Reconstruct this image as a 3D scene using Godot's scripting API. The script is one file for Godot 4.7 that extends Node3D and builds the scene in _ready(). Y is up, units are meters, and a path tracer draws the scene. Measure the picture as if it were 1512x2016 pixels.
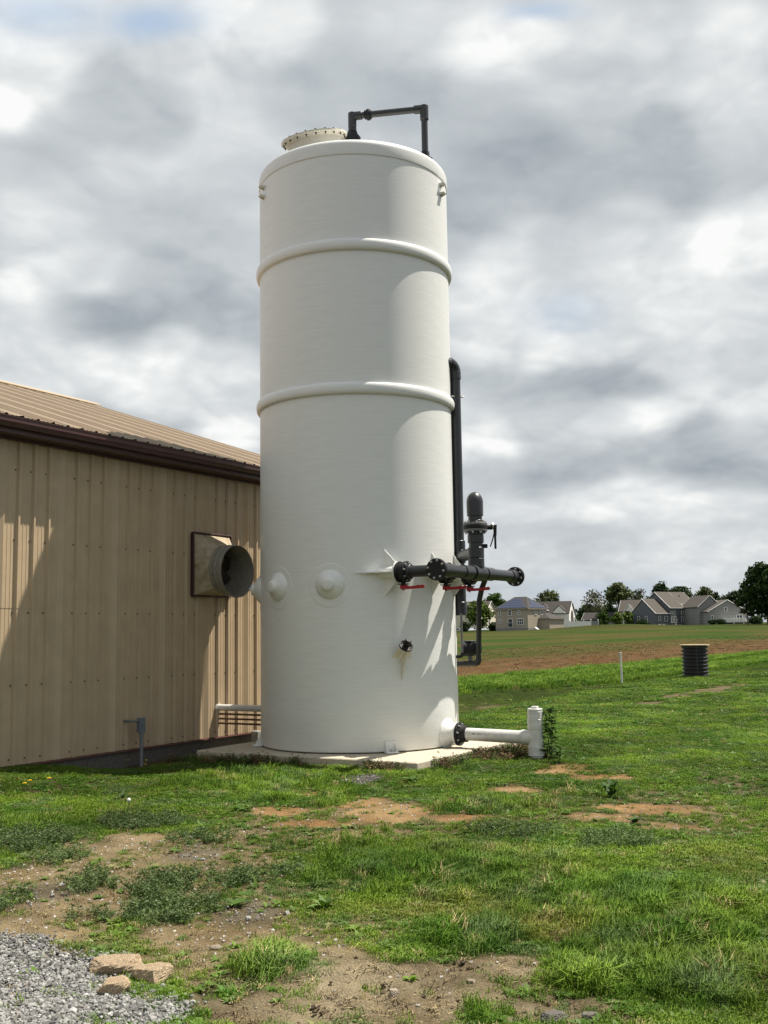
extends Node3D
# Outdoor scene: a tall off-white fibreglass tank beside a tan steel building, farm field and houses beyond.
# World: camera at the origin looking along -z, y = 0 is the top of the concrete pad.
# Wall frame: x = along the wall away from the camera, y = up, z = out from the wall. Tank frame: the same axes at the tank's foot.

const FPX := 2080.0                                   # focal length in pixels of the 1512 x 2016 photograph
const EYE := Vector3(0, 1.6, 0)
const U := Vector3(0.51206942, 0, -0.85894406)
const N := Vector3(0.85894406, 0, 0.51206942)
const A0 := Vector3(-4.76892567, 0, -13.25183676)
const TS := Vector3(4.45, 0, 2.43)
const TR := 1.45                                      # tank radius
const PITCH := 0.1142
const ROLL := -0.0157
const SUN_AZ := 69.0                                  # degrees to the right of the view
const SUN_EL := 61.5

var cam_basis := Basis.from_euler(Vector3(PITCH, 0, ROLL))
var WF := Transform3D(Basis(U, Vector3.UP, N), A0)
var TF := Transform3D(Basis(U, Vector3.UP, N), A0 + U * TS.x + N * TS.z)
var org := Vector3.ZERO
var names := {}
var M := {}
var rng := RandomNumberGenerator.new()
var noise_a := FastNoiseLite.new()
var noise_b := FastNoiseLite.new()
var noise_c := FastNoiseLite.new()


class MB:
	var v := PackedVector3Array()
	var nn := PackedVector3Array()
	var ix := PackedInt32Array()
	var cc := PackedColorArray()
	var col := Color.WHITE
	var colored := false

	func tri(a: Vector3, b: Vector3, c: Vector3, na: Vector3, nb: Vector3, nc: Vector3) -> void:
		var i := v.size()
		v.append(a); v.append(b); v.append(c)
		nn.append(na); nn.append(nb); nn.append(nc)
		if colored:
			cc.append(col); cc.append(col); cc.append(col)
		if (b - a).cross(c - a).dot(na + nb + nc) > 0.0:
			ix.append(i); ix.append(i + 2); ix.append(i + 1)
		else:
			ix.append(i); ix.append(i + 1); ix.append(i + 2)

	func ftri(a: Vector3, b: Vector3, c: Vector3, out: Vector3) -> void:
		var g := (b - a).cross(c - a).normalized()
		if g.dot(out) < 0.0:
			g = -g
		tri(a, b, c, g, g, g)

	func quad(a: Vector3, b: Vector3, c: Vector3, d: Vector3, out: Vector3) -> void:
		var g := (c - a).cross(d - b).normalized()
		if g.dot(out) < 0.0:
			g = -g
		tri(a, b, c, g, g, g)
		tri(a, c, d, g, g, g)

	func box(c: Vector3, s: Vector3, b := Basis(), ch := 0.0) -> void:
		var h := s * 0.5
		if ch <= 0.0:
			for ax in 3:
				for sg in [-1.0, 1.0]:
					var o := Vector3.ZERO; o[ax] = sg
					var i := (ax + 1) % 3; var j := (ax + 2) % 3
					var p := []
					for k in [[-1, -1], [1, -1], [1, 1], [-1, 1]]:
						var q := Vector3.ZERO
						q[ax] = sg * h[ax]; q[i] = k[0] * h[i]; q[j] = k[1] * h[j]
						p.append(c + b * q)
					quad(p[0], p[1], p[2], p[3], b * o)
			return
		var e := h - Vector3.ONE * ch
		for ax in 3:
			var i := (ax + 1) % 3; var j := (ax + 2) % 3
			for sg in [-1.0, 1.0]:
				var o := Vector3.ZERO; o[ax] = sg
				var p := []
				for k in [[-1, -1], [1, -1], [1, 1], [-1, 1]]:
					var q := Vector3.ZERO
					q[ax] = sg * h[ax]; q[i] = k[0] * e[i]; q[j] = k[1] * e[j]
					p.append(c + b * q)
				quad(p[0], p[1], p[2], p[3], b * o)
			for k in [[-1, -1], [1, -1], [1, 1], [-1, 1]]:
				var p := []
				for m in [[-1, 0], [1, 0], [1, 1], [-1, 1]]:
					var q := Vector3.ZERO
					q[ax] = m[0] * e[ax]
					q[i] = k[0] * (h[i] if m[1] == 0 else e[i])
					q[j] = k[1] * (e[j] if m[1] == 0 else h[j])
					p.append(c + b * q)
				var o := Vector3.ZERO; o[i] = k[0]; o[j] = k[1]
				quad(p[0], p[1], p[2], p[3], b * o)
		for sx in [-1.0, 1.0]:
			for sy in [-1.0, 1.0]:
				for sz in [-1.0, 1.0]:
					var o := Vector3(sx, sy, sz)
					ftri(c + b * (Vector3(h.x, e.y, e.z) * o), c + b * (Vector3(e.x, h.y, e.z) * o), c + b * (Vector3(e.x, e.y, h.z) * o), b * o)

	# prof: Vector2(radius, height) from bottom to top, turned about the y axis of xf; edges sharper than 35 degrees stay sharp
	func lathe(xf: Transform3D, prof: Array, segs := 32, from := 0.0, to := TAU) -> void:
		var sn := []
		for i in prof.size() - 1:
			var d: Vector2 = prof[i + 1] - prof[i]
			sn.append(Vector2(d.y, -d.x).normalized() if d.length() > 1e-7 else Vector2(1, 0))
		for i in prof.size() - 1:
			var n0: Vector2 = sn[i]
			var n1: Vector2 = sn[i]
			if i > 0 and sn[i].dot(sn[i - 1]) > 0.8:
				n0 = (sn[i] + sn[i - 1]).normalized()
			if i < sn.size() - 1 and sn[i].dot(sn[i + 1]) > 0.8:
				n1 = (sn[i] + sn[i + 1]).normalized()
			var p0: Vector2 = prof[i]
			var p1: Vector2 = prof[i + 1]
			for k in segs:
				var a := from + (to - from) * k / segs
				var b := from + (to - from) * (k + 1) / segs
				var ca := Vector3(cos(a), 0, sin(a))
				var cb := Vector3(cos(b), 0, sin(b))
				var A := xf * (ca * p0.x + Vector3(0, p0.y, 0))
				var B := xf * (cb * p0.x + Vector3(0, p0.y, 0))
				var C := xf * (cb * p1.x + Vector3(0, p1.y, 0))
				var D := xf * (ca * p1.x + Vector3(0, p1.y, 0))
				var nA := xf.basis * (ca * n0.x + Vector3(0, n0.y, 0))
				var nB := xf.basis * (cb * n0.x + Vector3(0, n0.y, 0))
				var nC := xf.basis * (cb * n1.x + Vector3(0, n1.y, 0))
				var nD := xf.basis * (ca * n1.x + Vector3(0, n1.y, 0))
				if p0.x > 1e-6:
					tri(A, B, C, nA, nB, nC)
				if p1.x > 1e-6:
					tri(A, C, D, nA, nC, nD)

	func along(a: Vector3, b: Vector3) -> Transform3D:
		var y := (b - a).normalized()
		var x := y.cross(Vector3.UP if absf(y.y) < 0.9 else Vector3.RIGHT).normalized()
		return Transform3D(Basis(x, y, x.cross(y)), a)

	func cyl(a: Vector3, b: Vector3, r: float, segs := 20, r2 := -1.0, ch := 0.0) -> void:
		var l := (b - a).length()
		var q := r if r2 < 0.0 else r2
		if ch > 0.0:
			lathe(along(a, b), [Vector2(0, 0), Vector2(r - ch, 0), Vector2(r, ch), Vector2(q, l - ch), Vector2(q - ch, l), Vector2(0, l)], segs)
		else:
			lathe(along(a, b), [Vector2(0, 0), Vector2(r, 0), Vector2(q, l), Vector2(0, l)], segs)

	func tube(pts: Array, r: float, segs := 14, caps := true, r_end := -1.0) -> void:
		var np := pts.size()
		var rings := []
		var norms := []
		var side := Vector3.ZERO
		for i in np:
			var t: Vector3
			if i == 0: t = (pts[1] - pts[0]).normalized()
			elif i == np - 1: t = (pts[i] - pts[i - 1]).normalized()
			else: t = ((pts[i + 1] - pts[i]).normalized() + (pts[i] - pts[i - 1]).normalized()).normalized()
			if i == 0:
				side = t.cross(Vector3.UP if absf(t.y) < 0.9 else Vector3.RIGHT).normalized()
			else:
				side = (side - t * side.dot(t)).normalized()
			var up := t.cross(side)
			var rr := r if r_end < 0.0 else lerpf(r, r_end, float(i) / (np - 1))
			var ring := PackedVector3Array()
			var nr := PackedVector3Array()
			for k in segs:
				var a := TAU * k / segs
				var o := side * cos(a) + up * sin(a)
				ring.append(pts[i] + o * rr)
				nr.append(o)
			rings.append(ring); norms.append(nr)
		for i in np - 1:
			for k in segs:
				var l := (k + 1) % segs
				tri(rings[i][k], rings[i][l], rings[i + 1][l], norms[i][k], norms[i][l], norms[i + 1][l])
				tri(rings[i][k], rings[i + 1][l], rings[i + 1][k], norms[i][k], norms[i + 1][l], norms[i + 1][k])
		if caps:
			for e in [0, np - 1]:
				var o: Vector3 = (pts[0] - pts[1]).normalized() if e == 0 else (pts[np - 1] - pts[np - 2]).normalized()
				for k in segs:
					tri(pts[e], rings[e][k], rings[e][(k + 1) % segs], o, o, o)

	# polygon poly (2D points, counter-clockwise or not) swept from a to b; ex, ey carry the 2D axes
	func prism(poly: Array, at: Vector3, ex: Vector3, ey: Vector3, sweep: Vector3) -> void:
		var pp := PackedVector2Array(poly)
		var ti := Geometry2D.triangulate_polygon(pp)
		var dir := sweep.normalized()
		for k in range(0, ti.size(), 3):
			var q := []
			for m in 3:
				q.append(at + ex * pp[ti[k + m]].x + ey * pp[ti[k + m]].y)
			ftri(q[0], q[1], q[2], -dir)
			ftri(q[0] + sweep, q[1] + sweep, q[2] + sweep, dir)
		var area := 0.0
		for k in pp.size():
			var p := pp[k]; var q := pp[(k + 1) % pp.size()]
			area += p.x * q.y - q.x * p.y
		for k in pp.size():
			var p := pp[k]; var q := pp[(k + 1) % pp.size()]
			var o := Vector2(q.y - p.y, p.x - q.x) * signf(area)
			var a := at + ex * p.x + ey * p.y
			var b := at + ex * q.x + ey * q.y
			quad(a, b, b + sweep, a + sweep, ex * o.x + ey * o.y)

	func mesh(shift := Vector3.ZERO) -> ArrayMesh:
		var m := ArrayMesh.new()
		var arr := []
		arr.resize(Mesh.ARRAY_MAX)
		if shift != Vector3.ZERO:
			for i in v.size():
				v[i] -= shift
		arr[Mesh.ARRAY_VERTEX] = v
		arr[Mesh.ARRAY_NORMAL] = nn
		arr[Mesh.ARRAY_INDEX] = ix
		if colored:
			arr[Mesh.ARRAY_COLOR] = cc
		m.add_surface_from_arrays(Mesh.PRIMITIVE_TRIANGLES, arr)
		return m


# ---------- naming, things and parts ----------
func numbered(called: String) -> String:
	if not names.has(called):
		names[called] = 0
		return called
	names[called] += 1
	return "%s_%03d" % [called, names[called]]


func thing(called: String, label: String, category: String, frame := Transform3D(), base := Vector3.ZERO, group := "") -> Node3D:
	var o := Node3D.new()
	o.name = numbered(called)
	add_child(o)
	o.transform = frame * Transform3D(Basis(), base)
	org = base
	tag(o, label, category, group)
	return o


func tag(o: Node, label: String, category: String, group := "", kind := "") -> Node:
	if label: o.set_meta("label", label)
	if category: o.set_meta("category", category)
	if group: o.set_meta("group", group)
	if kind: o.set_meta("kind", kind)
	return o


func part(parent: Node, called: String, mb: MB, m: Material, kind := "") -> MeshInstance3D:
	var o := MeshInstance3D.new()
	o.mesh = mb.mesh(org)
	o.material_override = m
	o.name = called if parent != self else numbered(called)
	parent.add_child(o, true)
	if kind: o.set_meta("kind", kind)
	return o


# a shared mesh placed once more; xf is in the same frame as the thing's other geometry
func inst(parent: Node, called: String, mesh: Mesh, m: Material, xf: Transform3D) -> MeshInstance3D:
	var o := MeshInstance3D.new()
	o.mesh = mesh
	o.material_override = m
	o.name = called
	o.transform = Transform3D(xf.basis, xf.origin - org)
	parent.add_child(o, true)
	return o


func copy_of(o: Node3D, label := "") -> Node3D:
	var c: Node3D = o.duplicate()
	c.name = numbered(String(o.name).rstrip("0123456789").rstrip("_"))
	add_child(c)
	if label: c.set_meta("label", label)
	return c


# ---------- pixels of the photograph and places ----------
func ray(x: float, y: float) -> Vector3:
	return (cam_basis * Vector3((x - 756.0) / FPX, -(y - 1008.0) / FPX, -1.0)).normalized()


func at_h(x: float, y: float, h: float) -> Vector3:
	var d := ray(x, y)
	return EYE + d * ((h - EYE.y) / d.y)


func at_z(x: float, y: float, z: float) -> Vector3:
	var d := ray(x, y)
	return EYE + d * (z / d.z)


func on_ground(x: float, y: float) -> Vector3:
	var d := ray(x, y)
	var t := 2.0
	var step := 0.25
	while t < 1500.0:
		var p := EYE + d * t
		if p.y < gh(p.x, p.z):
			break
		t += step
		step = maxf(0.25, t * 0.02)
	var lo := t - step
	for i in 24:
		var mid := (lo + t) * 0.5
		var p := EYE + d * mid
		if p.y < gh(p.x, p.z): t = mid
		else: lo = mid
	return EYE + d * t


func to_px(p: Vector3) -> Vector2:
	var c := cam_basis.transposed() * (p - EYE)
	if c.z > -0.1:
		return Vector2(-9999, -9999)
	return Vector2(756.0 + FPX * c.x / -c.z, 1008.0 - FPX * c.y / -c.z)


# ---------- materials ----------
func noise(kind: int, freq: float, octaves: int, sd: int) -> FastNoiseLite:
	var n := FastNoiseLite.new()
	n.noise_type = kind
	n.frequency = freq
	n.seed = sd
	n.fractal_type = FastNoiseLite.FRACTAL_FBM
	n.fractal_octaves = octaves
	return n


# a grey texture whose values run from lo to hi
func tex(freq: float, octaves: int, sd: int, lo: float, hi: float, size := 512, kind := FastNoiseLite.TYPE_SIMPLEX_SMOOTH, tint := Color(1, 1, 1)) -> ImageTexture:
	var im := noise(kind, freq, octaves, sd).get_seamless_image(size, size)
	im.convert(Image.FORMAT_L8)
	var d := im.get_data()
	var out := PackedByteArray()
	out.resize(d.size() * 3)
	var look := PackedByteArray()
	for i in 256:
		var g := lerpf(lo, hi, i / 255.0)
		for k in 3:
			look.append(clampi(int(255.0 * pow(g, 1.0) * lerpf(tint[k], 1.0, i / 255.0)), 0, 255))
	for i in d.size():
		var b := d[i] * 3
		out[i * 3] = look[b]; out[i * 3 + 1] = look[b + 1]; out[i * 3 + 2] = look[b + 2]
	return ImageTexture.create_from_image(Image.create_from_data(size, size, false, Image.FORMAT_RGB8, out))


func mat(called: String, c: Color, rough := 0.6, metal := 0.0, spec := 0.5) -> StandardMaterial3D:
	var m := StandardMaterial3D.new()
	m.resource_name = called
	m.albedo_color = c.linear_to_srgb()
	m.roughness = rough
	m.metallic = metal
	m.metallic_specular = spec
	M[called] = m
	return m


func textured(m: StandardMaterial3D, t: Texture2D, scale: Vector3, world := true) -> StandardMaterial3D:
	m.albedo_texture = t
	m.uv1_triplanar = true
	m.uv1_world_triplanar = world
	m.uv1_scale = scale
	return m


func bumped(m: StandardMaterial3D, t: Texture2D, cm: float) -> StandardMaterial3D:
	m.heightmap_enabled = true
	m.heightmap_texture = t
	m.heightmap_scale = cm
	return m


func _ready() -> void:
	rng.seed = 7
	# camera
	var cam := Camera3D.new()
	cam.name = "camera"
	cam.position = EYE
	cam.rotation = Vector3(PITCH, 0, ROLL)
	cam.fov = rad_to_deg(2.0 * atan(1008.0 / FPX))
	cam.near = 0.1
	cam.far = 6000.0
	add_child(cam)
	cam.current = true
	# sky and exposure
	var env := Environment.new()
	env.background_mode = Environment.BG_SKY
	var sky := Sky.new()
	var pano := PanoramaSkyMaterial.new()
	pano.panorama = sky_picture()
	pano.energy_multiplier = 0.585
	sky.sky_material = pano
	env.sky = sky
	env.tonemap_mode = Environment.TONE_MAPPER_LINEAR
	env.tonemap_exposure = 1.7
	env.sdfgi_enabled = true
	env.ssao_enabled = true
	env.ssil_enabled = true
	var we := WorldEnvironment.new()
	we.name = "environment"
	we.environment = env
	add_child(we)
	# sun
	var el := deg_to_rad(SUN_EL)
	var az := deg_to_rad(SUN_AZ)
	var to_sun := Vector3(cos(el) * sin(az), sin(el), -cos(el) * cos(az))
	var sun := DirectionalLight3D.new()
	sun.name = "sun"
	sun.light_energy = 1.6
	sun.light_color = Color(1.0, 0.968, 0.915)
	sun.light_angular_distance = 0.55
	sun.shadow_enabled = true
	sun.transform.basis = Basis.looking_at(-to_sun)
	add_child(sun)

	make_materials()
	prepare_ground()
	build_ground()
	build_pad()
	build_building()
	build_tank()
	build_tank_pipes()
	build_wall_equipment()
	build_yard_objects()
	build_houses()
	build_trees()
	build_plants()
	scatter_ground_cover()


# ---------- sky ----------
# Brightness of the cloud cover (0-255) at places of the photograph; noise warps it and gives the clouds their grain. Outside the view the same cloud cover goes on as noise of the same range.
const CLOUDS := [
	[0, 0, 216], [120, 60, 208], [250, 45, 206], [450, 60, 228], [330, 120, 196], [200, 200, 160], [60, 170, 226], [100, 300, 164], [640, 150, 166], [720, 90, 172], [560, 60, 220], [800, 60, 204],
	[950, 80, 234], [1030, 90, 232], [1130, 60, 216], [1250, 80, 208], [1450, 60, 212], [300, 230, 166], [420, 270, 208], [480, 180, 190], [450, 360, 188], [330, 430, 176], [200, 380, 184], [80, 460, 216], [50, 540, 222], [150, 520, 196],
	[300, 560, 158], [240, 620, 138], [180, 630, 150], [400, 590, 150], [470, 640, 158], [480, 500, 176], [90, 650, 208], [30, 680, 214], [330, 700, 222], [200, 720, 216], [450, 730, 212], [100, 740, 214],
	[400, 780, 210], [490, 800, 194], [450, 850, 232], [300, 780, 214], [620, 210, 172], [800, 190, 160],
	[940, 220, 172], [1000, 300, 152], [1250, 290, 148], [1130, 250, 172], [1100, 390, 160], [940, 420, 150], [1300, 370, 156], [1190, 340, 160], [1080, 170, 196], [1230, 180, 196], [1400, 180, 204], [1480, 280, 190], [1440, 380, 186],
	[1200, 460, 206], [1400, 480, 228], [1300, 530, 212], [1480, 470, 214], [1050, 500, 196], [1000, 570, 216], [930, 640, 216], [1100, 600, 204], [1250, 590, 216], [1450, 600, 204], [1360, 640, 218],
	[1060, 690, 224], [960, 700, 212], [1160, 680, 214], [970, 780, 164], [1080, 790, 154], [1170, 770, 150], [1250, 765, 154], [1330, 720, 202], [1370, 770, 216], [1280, 830, 226], [1460, 740, 202], [1440, 800, 208],
	[1180, 840, 192], [1090, 840, 196], [960, 880, 230], [930, 820, 206], [1080, 900, 168], [1050, 945, 150], [1150, 930, 152], [1250, 900, 164], [1350, 870, 160], [1380, 920, 154], [1480, 930, 152], [1480, 870, 178], [960, 950, 176],
	[1200, 985, 222], [1110, 990, 216], [1000, 1000, 204], [1350, 1010, 218], [1450, 1000, 206], [980, 1045, 186], [1120, 1050, 180], [1230, 1050, 192], [1300, 1060, 204], [1400, 1040, 192], [1480, 1070, 208],
	[1100, 1110, 188], [1220, 1110, 198], [1350, 1120, 200], [1480, 1130, 192], [1000, 1120, 196], [1180, 1165, 190], [1400, 1160, 196], [1000, 1180, 188],
]


func sky_picture() -> ImageTexture:
	var w := 4096
	var h := 2048
	var data := PackedByteArray()
	data.resize(w * h * 3)
	data.fill(118)
	var big := noise(FastNoiseLite.TYPE_SIMPLEX_SMOOTH, 0.55, 3, 11)
	var wa := noise(FastNoiseLite.TYPE_SIMPLEX_SMOOTH, 2.2, 4, 21)
	var wb := noise(FastNoiseLite.TYPE_SIMPLEX_SMOOTH, 2.2, 4, 22)
	var puff := noise(FastNoiseLite.TYPE_SIMPLEX_SMOOTH, 1.75, 6, 31)       # rounded heads with creases between them
	puff.fractal_type = FastNoiseLite.FRACTAL_RIDGED
	puff.fractal_gain = 0.48
	var wisp := noise(FastNoiseLite.TYPE_SIMPLEX_SMOOTH, 9.0, 4, 33)
	var inv := cam_basis.transposed()
	var lut := []
	for i in 256:
		var t := clampf((i - 150.0) / 104.0, 0.0, 1.0)
		var c := Color(0.565, 0.60, 0.635).lerp(Color(0.985, 0.99, 0.985), t)
		c = c.lerp(Color(0.775, 0.805, 0.82), 0.3 * sin(t * PI))
		lut.append(c)
	# the cloud brightnesses gathered on a grid of 10 pixels
	var gw := PackedFloat32Array()
	var gv := PackedFloat32Array()
	gw.resize(216 * 161)
	gv.resize(216 * 161)
	for b in CLOUDS:
		for gj in range(maxi(0, int((b[1] + 320 - 140) / 10.0)), mini(161, int((b[1] + 320 + 140) / 10.0))):
			for gi in range(maxi(0, int((b[0] + 320 - 190) / 10.0)), mini(216, int((b[0] + 320 + 190) / 10.0))):
				var ex: float = (gi * 10.0 - 320.0 - b[0]) / (60.0 if b[1] < 660 else 46.0)
				var ey: float = (gj * 10.0 - 320.0 - b[1]) / (42.0 if b[1] < 660 else 27.0)
				var g := exp(-(ex * ex + ey * ey) * 0.9)
				gw[gj * 216 + gi] += g
				gv[gj * 216 + gi] += g * b[2]
	for j in h:
		var el := (0.5 - (j + 0.5) / h) * PI
		if el < -0.02:
			continue
		var se := sin(el)
		var ce := cos(el)
		var i := 0
		while i < w:
			var az := (i + 0.5) / w * TAU
			var d := Vector3(sin(az) * ce, se, -cos(az) * ce)
			var c := inv * d
			var px := -9999.0
			var py := -9999.0
			if c.z < -0.5:
				px = 756.0 - FPX * c.x / c.z
				py = 1008.0 + FPX * c.y / c.z
			var seen := px > -250.0 and px < 1760.0 and py > -250.0
			if not seen and j % 4 != 0:
				# away from the view every fourth row and column is enough
				var up := ((j - 1) * w + i) * 3
				var at := (j * w + i) * 3
				var n := mini(4, w - i)
				for k in n * 3: data[at + k] = data[up + k]
				i += n
				continue
			var q := d * (1.0 / (maxf(se, 0.0) * 0.75 + 0.25))
			var n1 := wa.get_noise_3d(q.x, d.y * 1.8, q.z)
			var n3 := wb.get_noise_3d(q.x, d.y * 1.8, q.z)
			var P := Vector3(q.x + 0.05 * n1, d.y * 2.4 + 0.05 * n3, q.z)
			var lump := -puff.get_noise_3dv(P)
			var lit := lump + puff.get_noise_3dv(P + Vector3(0.012, 0.035, 0.0))      # bright where a head turns up to the sun
			var fine := wisp.get_noise_3dv(P)
			var value := 188.0 + 66.0 * big.get_noise_3d(q.x * 1.6, d.y * 2.0, q.z * 1.6)
			if seen:
				var calm := lerpf(1.0, 0.55, smoothstep(500.0, 950.0, py))
				var gx := (px + 320.0 + (n1 * 62.0 + lump * 16.0) * calm) / 10.0
				var gy := clampf((py + 320.0 + (n3 * 48.0 - lump * 20.0) * calm) / 10.0, 0.0, 158.9)
				gx = clampf(gx, 0.0, 214.9)
				var k0 := int(gy) * 216 + int(gx)
				var fx := gx - int(gx)
				var fy := gy - int(gy)
				var sw := lerpf(lerpf(gw[k0], gw[k0 + 1], fx), lerpf(gw[k0 + 216], gw[k0 + 217], fx), fy) + 0.05
				value = (lerpf(lerpf(gv[k0], gv[k0 + 1], fx), lerpf(gv[k0 + 216], gv[k0 + 217], fx), fy) + 0.05 * value) / sw
			value = 169.0 + (value - 140.0) * 1.02 + 12.0 * lump + 32.0 * clampf(lit, -0.6, 0.9) + 5.0 * fine
			var s: Color = lut[clampi(int(value), 0, 255)]
			# thin places where the blue shows
			var gap := clampf(-0.5 - 2.2 * big.get_noise_3d(q.x * 0.9 + 7.0, d.y, q.z * 0.9), 0.0, 0.6)
			if seen:
				var sx := px + n1 * 50.0
				var sy := py + lump * 30.0
				gap *= 1.0 - smoothstep(-250.0, 0.0, sy)
				for b in [[70, 20, 120, 45, 0.5], [280, 25, 110, 32, 0.8], [1060, 5, 70, 16, 0.6], [1120, 600, 90, 40, 0.3], [1180, 1150, 160, 20, 0.3]]:
					var e := Vector2((sx - b[0]) / b[2], (sy - b[1]) / b[3]).length_squared()
					if e < 6.0: gap = maxf(gap, b[4] * exp(-e))
			if gap > 0.01: s = s.lerp(Color(0.68, 0.77, 0.885), gap)
			var k := (j * w + i) * 3
			data[k] = int(s.r * 255.0)
			data[k + 1] = int(s.g * 255.0)
			data[k + 2] = int(s.b * 255.0)
			if seen:
				i += 1
			else:
				for m in mini(3, w - i - 1):
					data[k + 3 + m * 3] = data[k]; data[k + 4 + m * 3] = data[k + 1]; data[k + 5 + m * 3] = data[k + 2]
				i += 4
	return ImageTexture.create_from_image(Image.create_from_data(w, h, false, Image.FORMAT_RGB8, data))


# ---------- materials ----------
func make_materials() -> void:
	var fine := tex(0.02, 5, 3, 0.72, 1.0)
	var soft := tex(0.008, 4, 4, 0.86, 1.0)
	var speck := tex(0.12, 2, 5, 0.75, 1.0)
	var streak := tex(0.012, 5, 6, 0.955, 1.0)
	# tank
	var m := textured(mat("fibreglass", Color(0.725, 0.735, 0.72), 0.40), streak, Vector3(0.5, 3.2, 0.5), false)
	bumped(m, tex(0.02, 4, 8, 0.0, 1.0), 0.05)
	m = textured(mat("fibreglass_fitting", Color(0.72, 0.725, 0.70), 0.45), streak, Vector3(1, 1, 1), false)
	bumped(m, tex(0.03, 4, 9, 0.0, 1.0), 0.25)
	textured(mat("fibreglass_cream", Color(0.66, 0.63, 0.54), 0.5), streak, Vector3(1.5, 1.5, 1.5), false)
	# plastic pipe
	textured(mat("grey_pvc", Color(0.024, 0.027, 0.031), 0.36), soft, Vector3(1.5, 1.5, 1.5), false)
	mat("black_plastic", Color(0.014, 0.015, 0.017), 0.6, 0.0, 0.35)
	mat("flange_grey", Color(0.12, 0.125, 0.125), 0.5)
	mat("bolt_steel", Color(0.42, 0.42, 0.41), 0.38, 0.8)
	mat("dark_steel", Color(0.05, 0.04, 0.035), 0.6, 0.3)
	mat("red_handle", Color(0.34, 0.006, 0.018), 0.45)
	textured(mat("white_pvc", Color(0.68, 0.68, 0.65), 0.34), soft, Vector3(2, 2, 2), false)
	mat("grey_post", Color(0.15, 0.155, 0.16), 0.6)
	mat("box_grey", Color(0.13, 0.15, 0.165), 0.5)
	textured(mat("brown_pipe", Color(0.16, 0.085, 0.05), 0.55, 0.2), fine, Vector3(4, 4, 4), false)
	# building
	m = textured(mat("tan_steel", Color(0.455, 0.35, 0.23), 0.42), tex(0.012, 4, 14, 0.93, 1.0), Vector3(0.35, 0.35, 0.35), false)
	m = textured(mat("tan_roof", Color(0.25, 0.185, 0.12), 0.55), tex(0.01, 4, 15, 0.86, 1.0), Vector3(0.3, 0.3, 0.3), false)
	mat("ridge_tan", Color(0.40, 0.30, 0.19), 0.45)
	mat("brown_trim", Color(0.055, 0.021, 0.020), 0.42)
	mat("red_trim", Color(0.13, 0.055, 0.042), 0.6)
	textured(mat("dark_concrete", Color(0.13, 0.12, 0.105), 0.85), fine, Vector3(1.5, 1.5, 1.5))
	textured(mat("fan_paint", Color(0.50, 0.46, 0.37), 0.5), tex(0.02, 4, 17, 0.7, 1.0, 256, FastNoiseLite.TYPE_SIMPLEX_SMOOTH, Color(1, 0.9, 0.75)), Vector3(1.5, 1.5, 1.5), false)
	textured(mat("fan_grey", Color(0.33, 0.31, 0.26), 0.5), fine, Vector3(2, 2, 2), false)
	mat("fan_dark", Color(0.03, 0.03, 0.03), 0.6)
	# ground
	m = textured(mat("concrete", Color(0.56, 0.50, 0.39), 0.88), tex(0.05, 5, 18, 0.78, 1.0), Vector3(0.9, 0.9, 0.9))
	bumped(m, speck, 0.3)
	m = textured(mat("earth", Color(1, 1, 1), 0.95, 0.0, 0.1), tex(0.05, 5, 19, 0.66, 1.0, 1024), Vector3(1.1, 1.1, 1.1))
	m.vertex_color_use_as_albedo = true
	m.detail_enabled = true
	m.detail_blend_mode = BaseMaterial3D.BLEND_MODE_MUL
	m.detail_albedo = tex(0.02, 5, 20, 0.7, 1.0)
	m.detail_uv_layer = BaseMaterial3D.DETAIL_UV_2
	m.uv2_triplanar = true
	m.uv2_world_triplanar = true
	m.uv2_scale = Vector3(0.13, 0.13, 0.13)
	bumped(m, tex(0.06, 5, 23, 0.0, 1.0, 1024), 0.9)
	for g in [["grass", 0.5], ["leaf", 0.45], ["straw", 0.7]]:
		m = mat(g[0], Color(1, 1, 1), g[1], 0.0, 0.16)
		m.vertex_color_use_as_albedo = true
		if g[0] != "straw":
			m.backlight_enabled = true
			m.backlight = Color(0.5, 0.62, 0.22)
	m = textured(mat("stone", Color(1, 1, 1), 0.85, 0.0, 0.35), speck, Vector3(9, 9, 9))
	m.vertex_color_use_as_albedo = true
	m = textured(mat("rubble", Color(0.68, 0.59, 0.45), 0.9, 0.0, 0.3), tex(0.06, 5, 24, 0.66, 1.0, 512, FastNoiseLite.TYPE_SIMPLEX_SMOOTH, Color(0.8, 0.7, 0.6)), Vector3(3.5, 3.5, 3.5))
	bumped(m, tex(0.08, 4, 25, 0.0, 1.0), 0.8)
	mat("yellow_petal", Color(0.78, 0.52, 0.02), 0.6)
	mat("seed_fluff", Color(0.7, 0.7, 0.68), 0.8)
	m = mat("stem_green", Color(0.09, 0.15, 0.04), 0.6)
	m = textured(mat("plywood", Color(0.60, 0.47, 0.30), 0.7), fine, Vector3(1, 1, 1), false)
	mat("corrugated_black", Color(0.012, 0.013, 0.016), 0.35)
	# houses
	textured(mat("siding_tan", Color(0.36, 0.31, 0.245), 0.7), tex(0.01, 3, 26, 0.9, 1.0, 256), Vector3(0.05, 1.2, 0.05), false)
	textured(mat("siding_grey", Color(0.125, 0.135, 0.155), 0.7), tex(0.01, 3, 27, 0.9, 1.0, 256), Vector3(0.05, 1.2, 0.05), false)
	textured(mat("siding_pale_grey", Color(0.26, 0.26, 0.25), 0.7), tex(0.01, 3, 28, 0.9, 1.0, 256), Vector3(0.05, 1.2, 0.05), false)
	mat("siding_cream", Color(0.62, 0.57, 0.46), 0.7)
	mat("siding_white", Color(0.78, 0.77, 0.74), 0.6)
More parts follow.
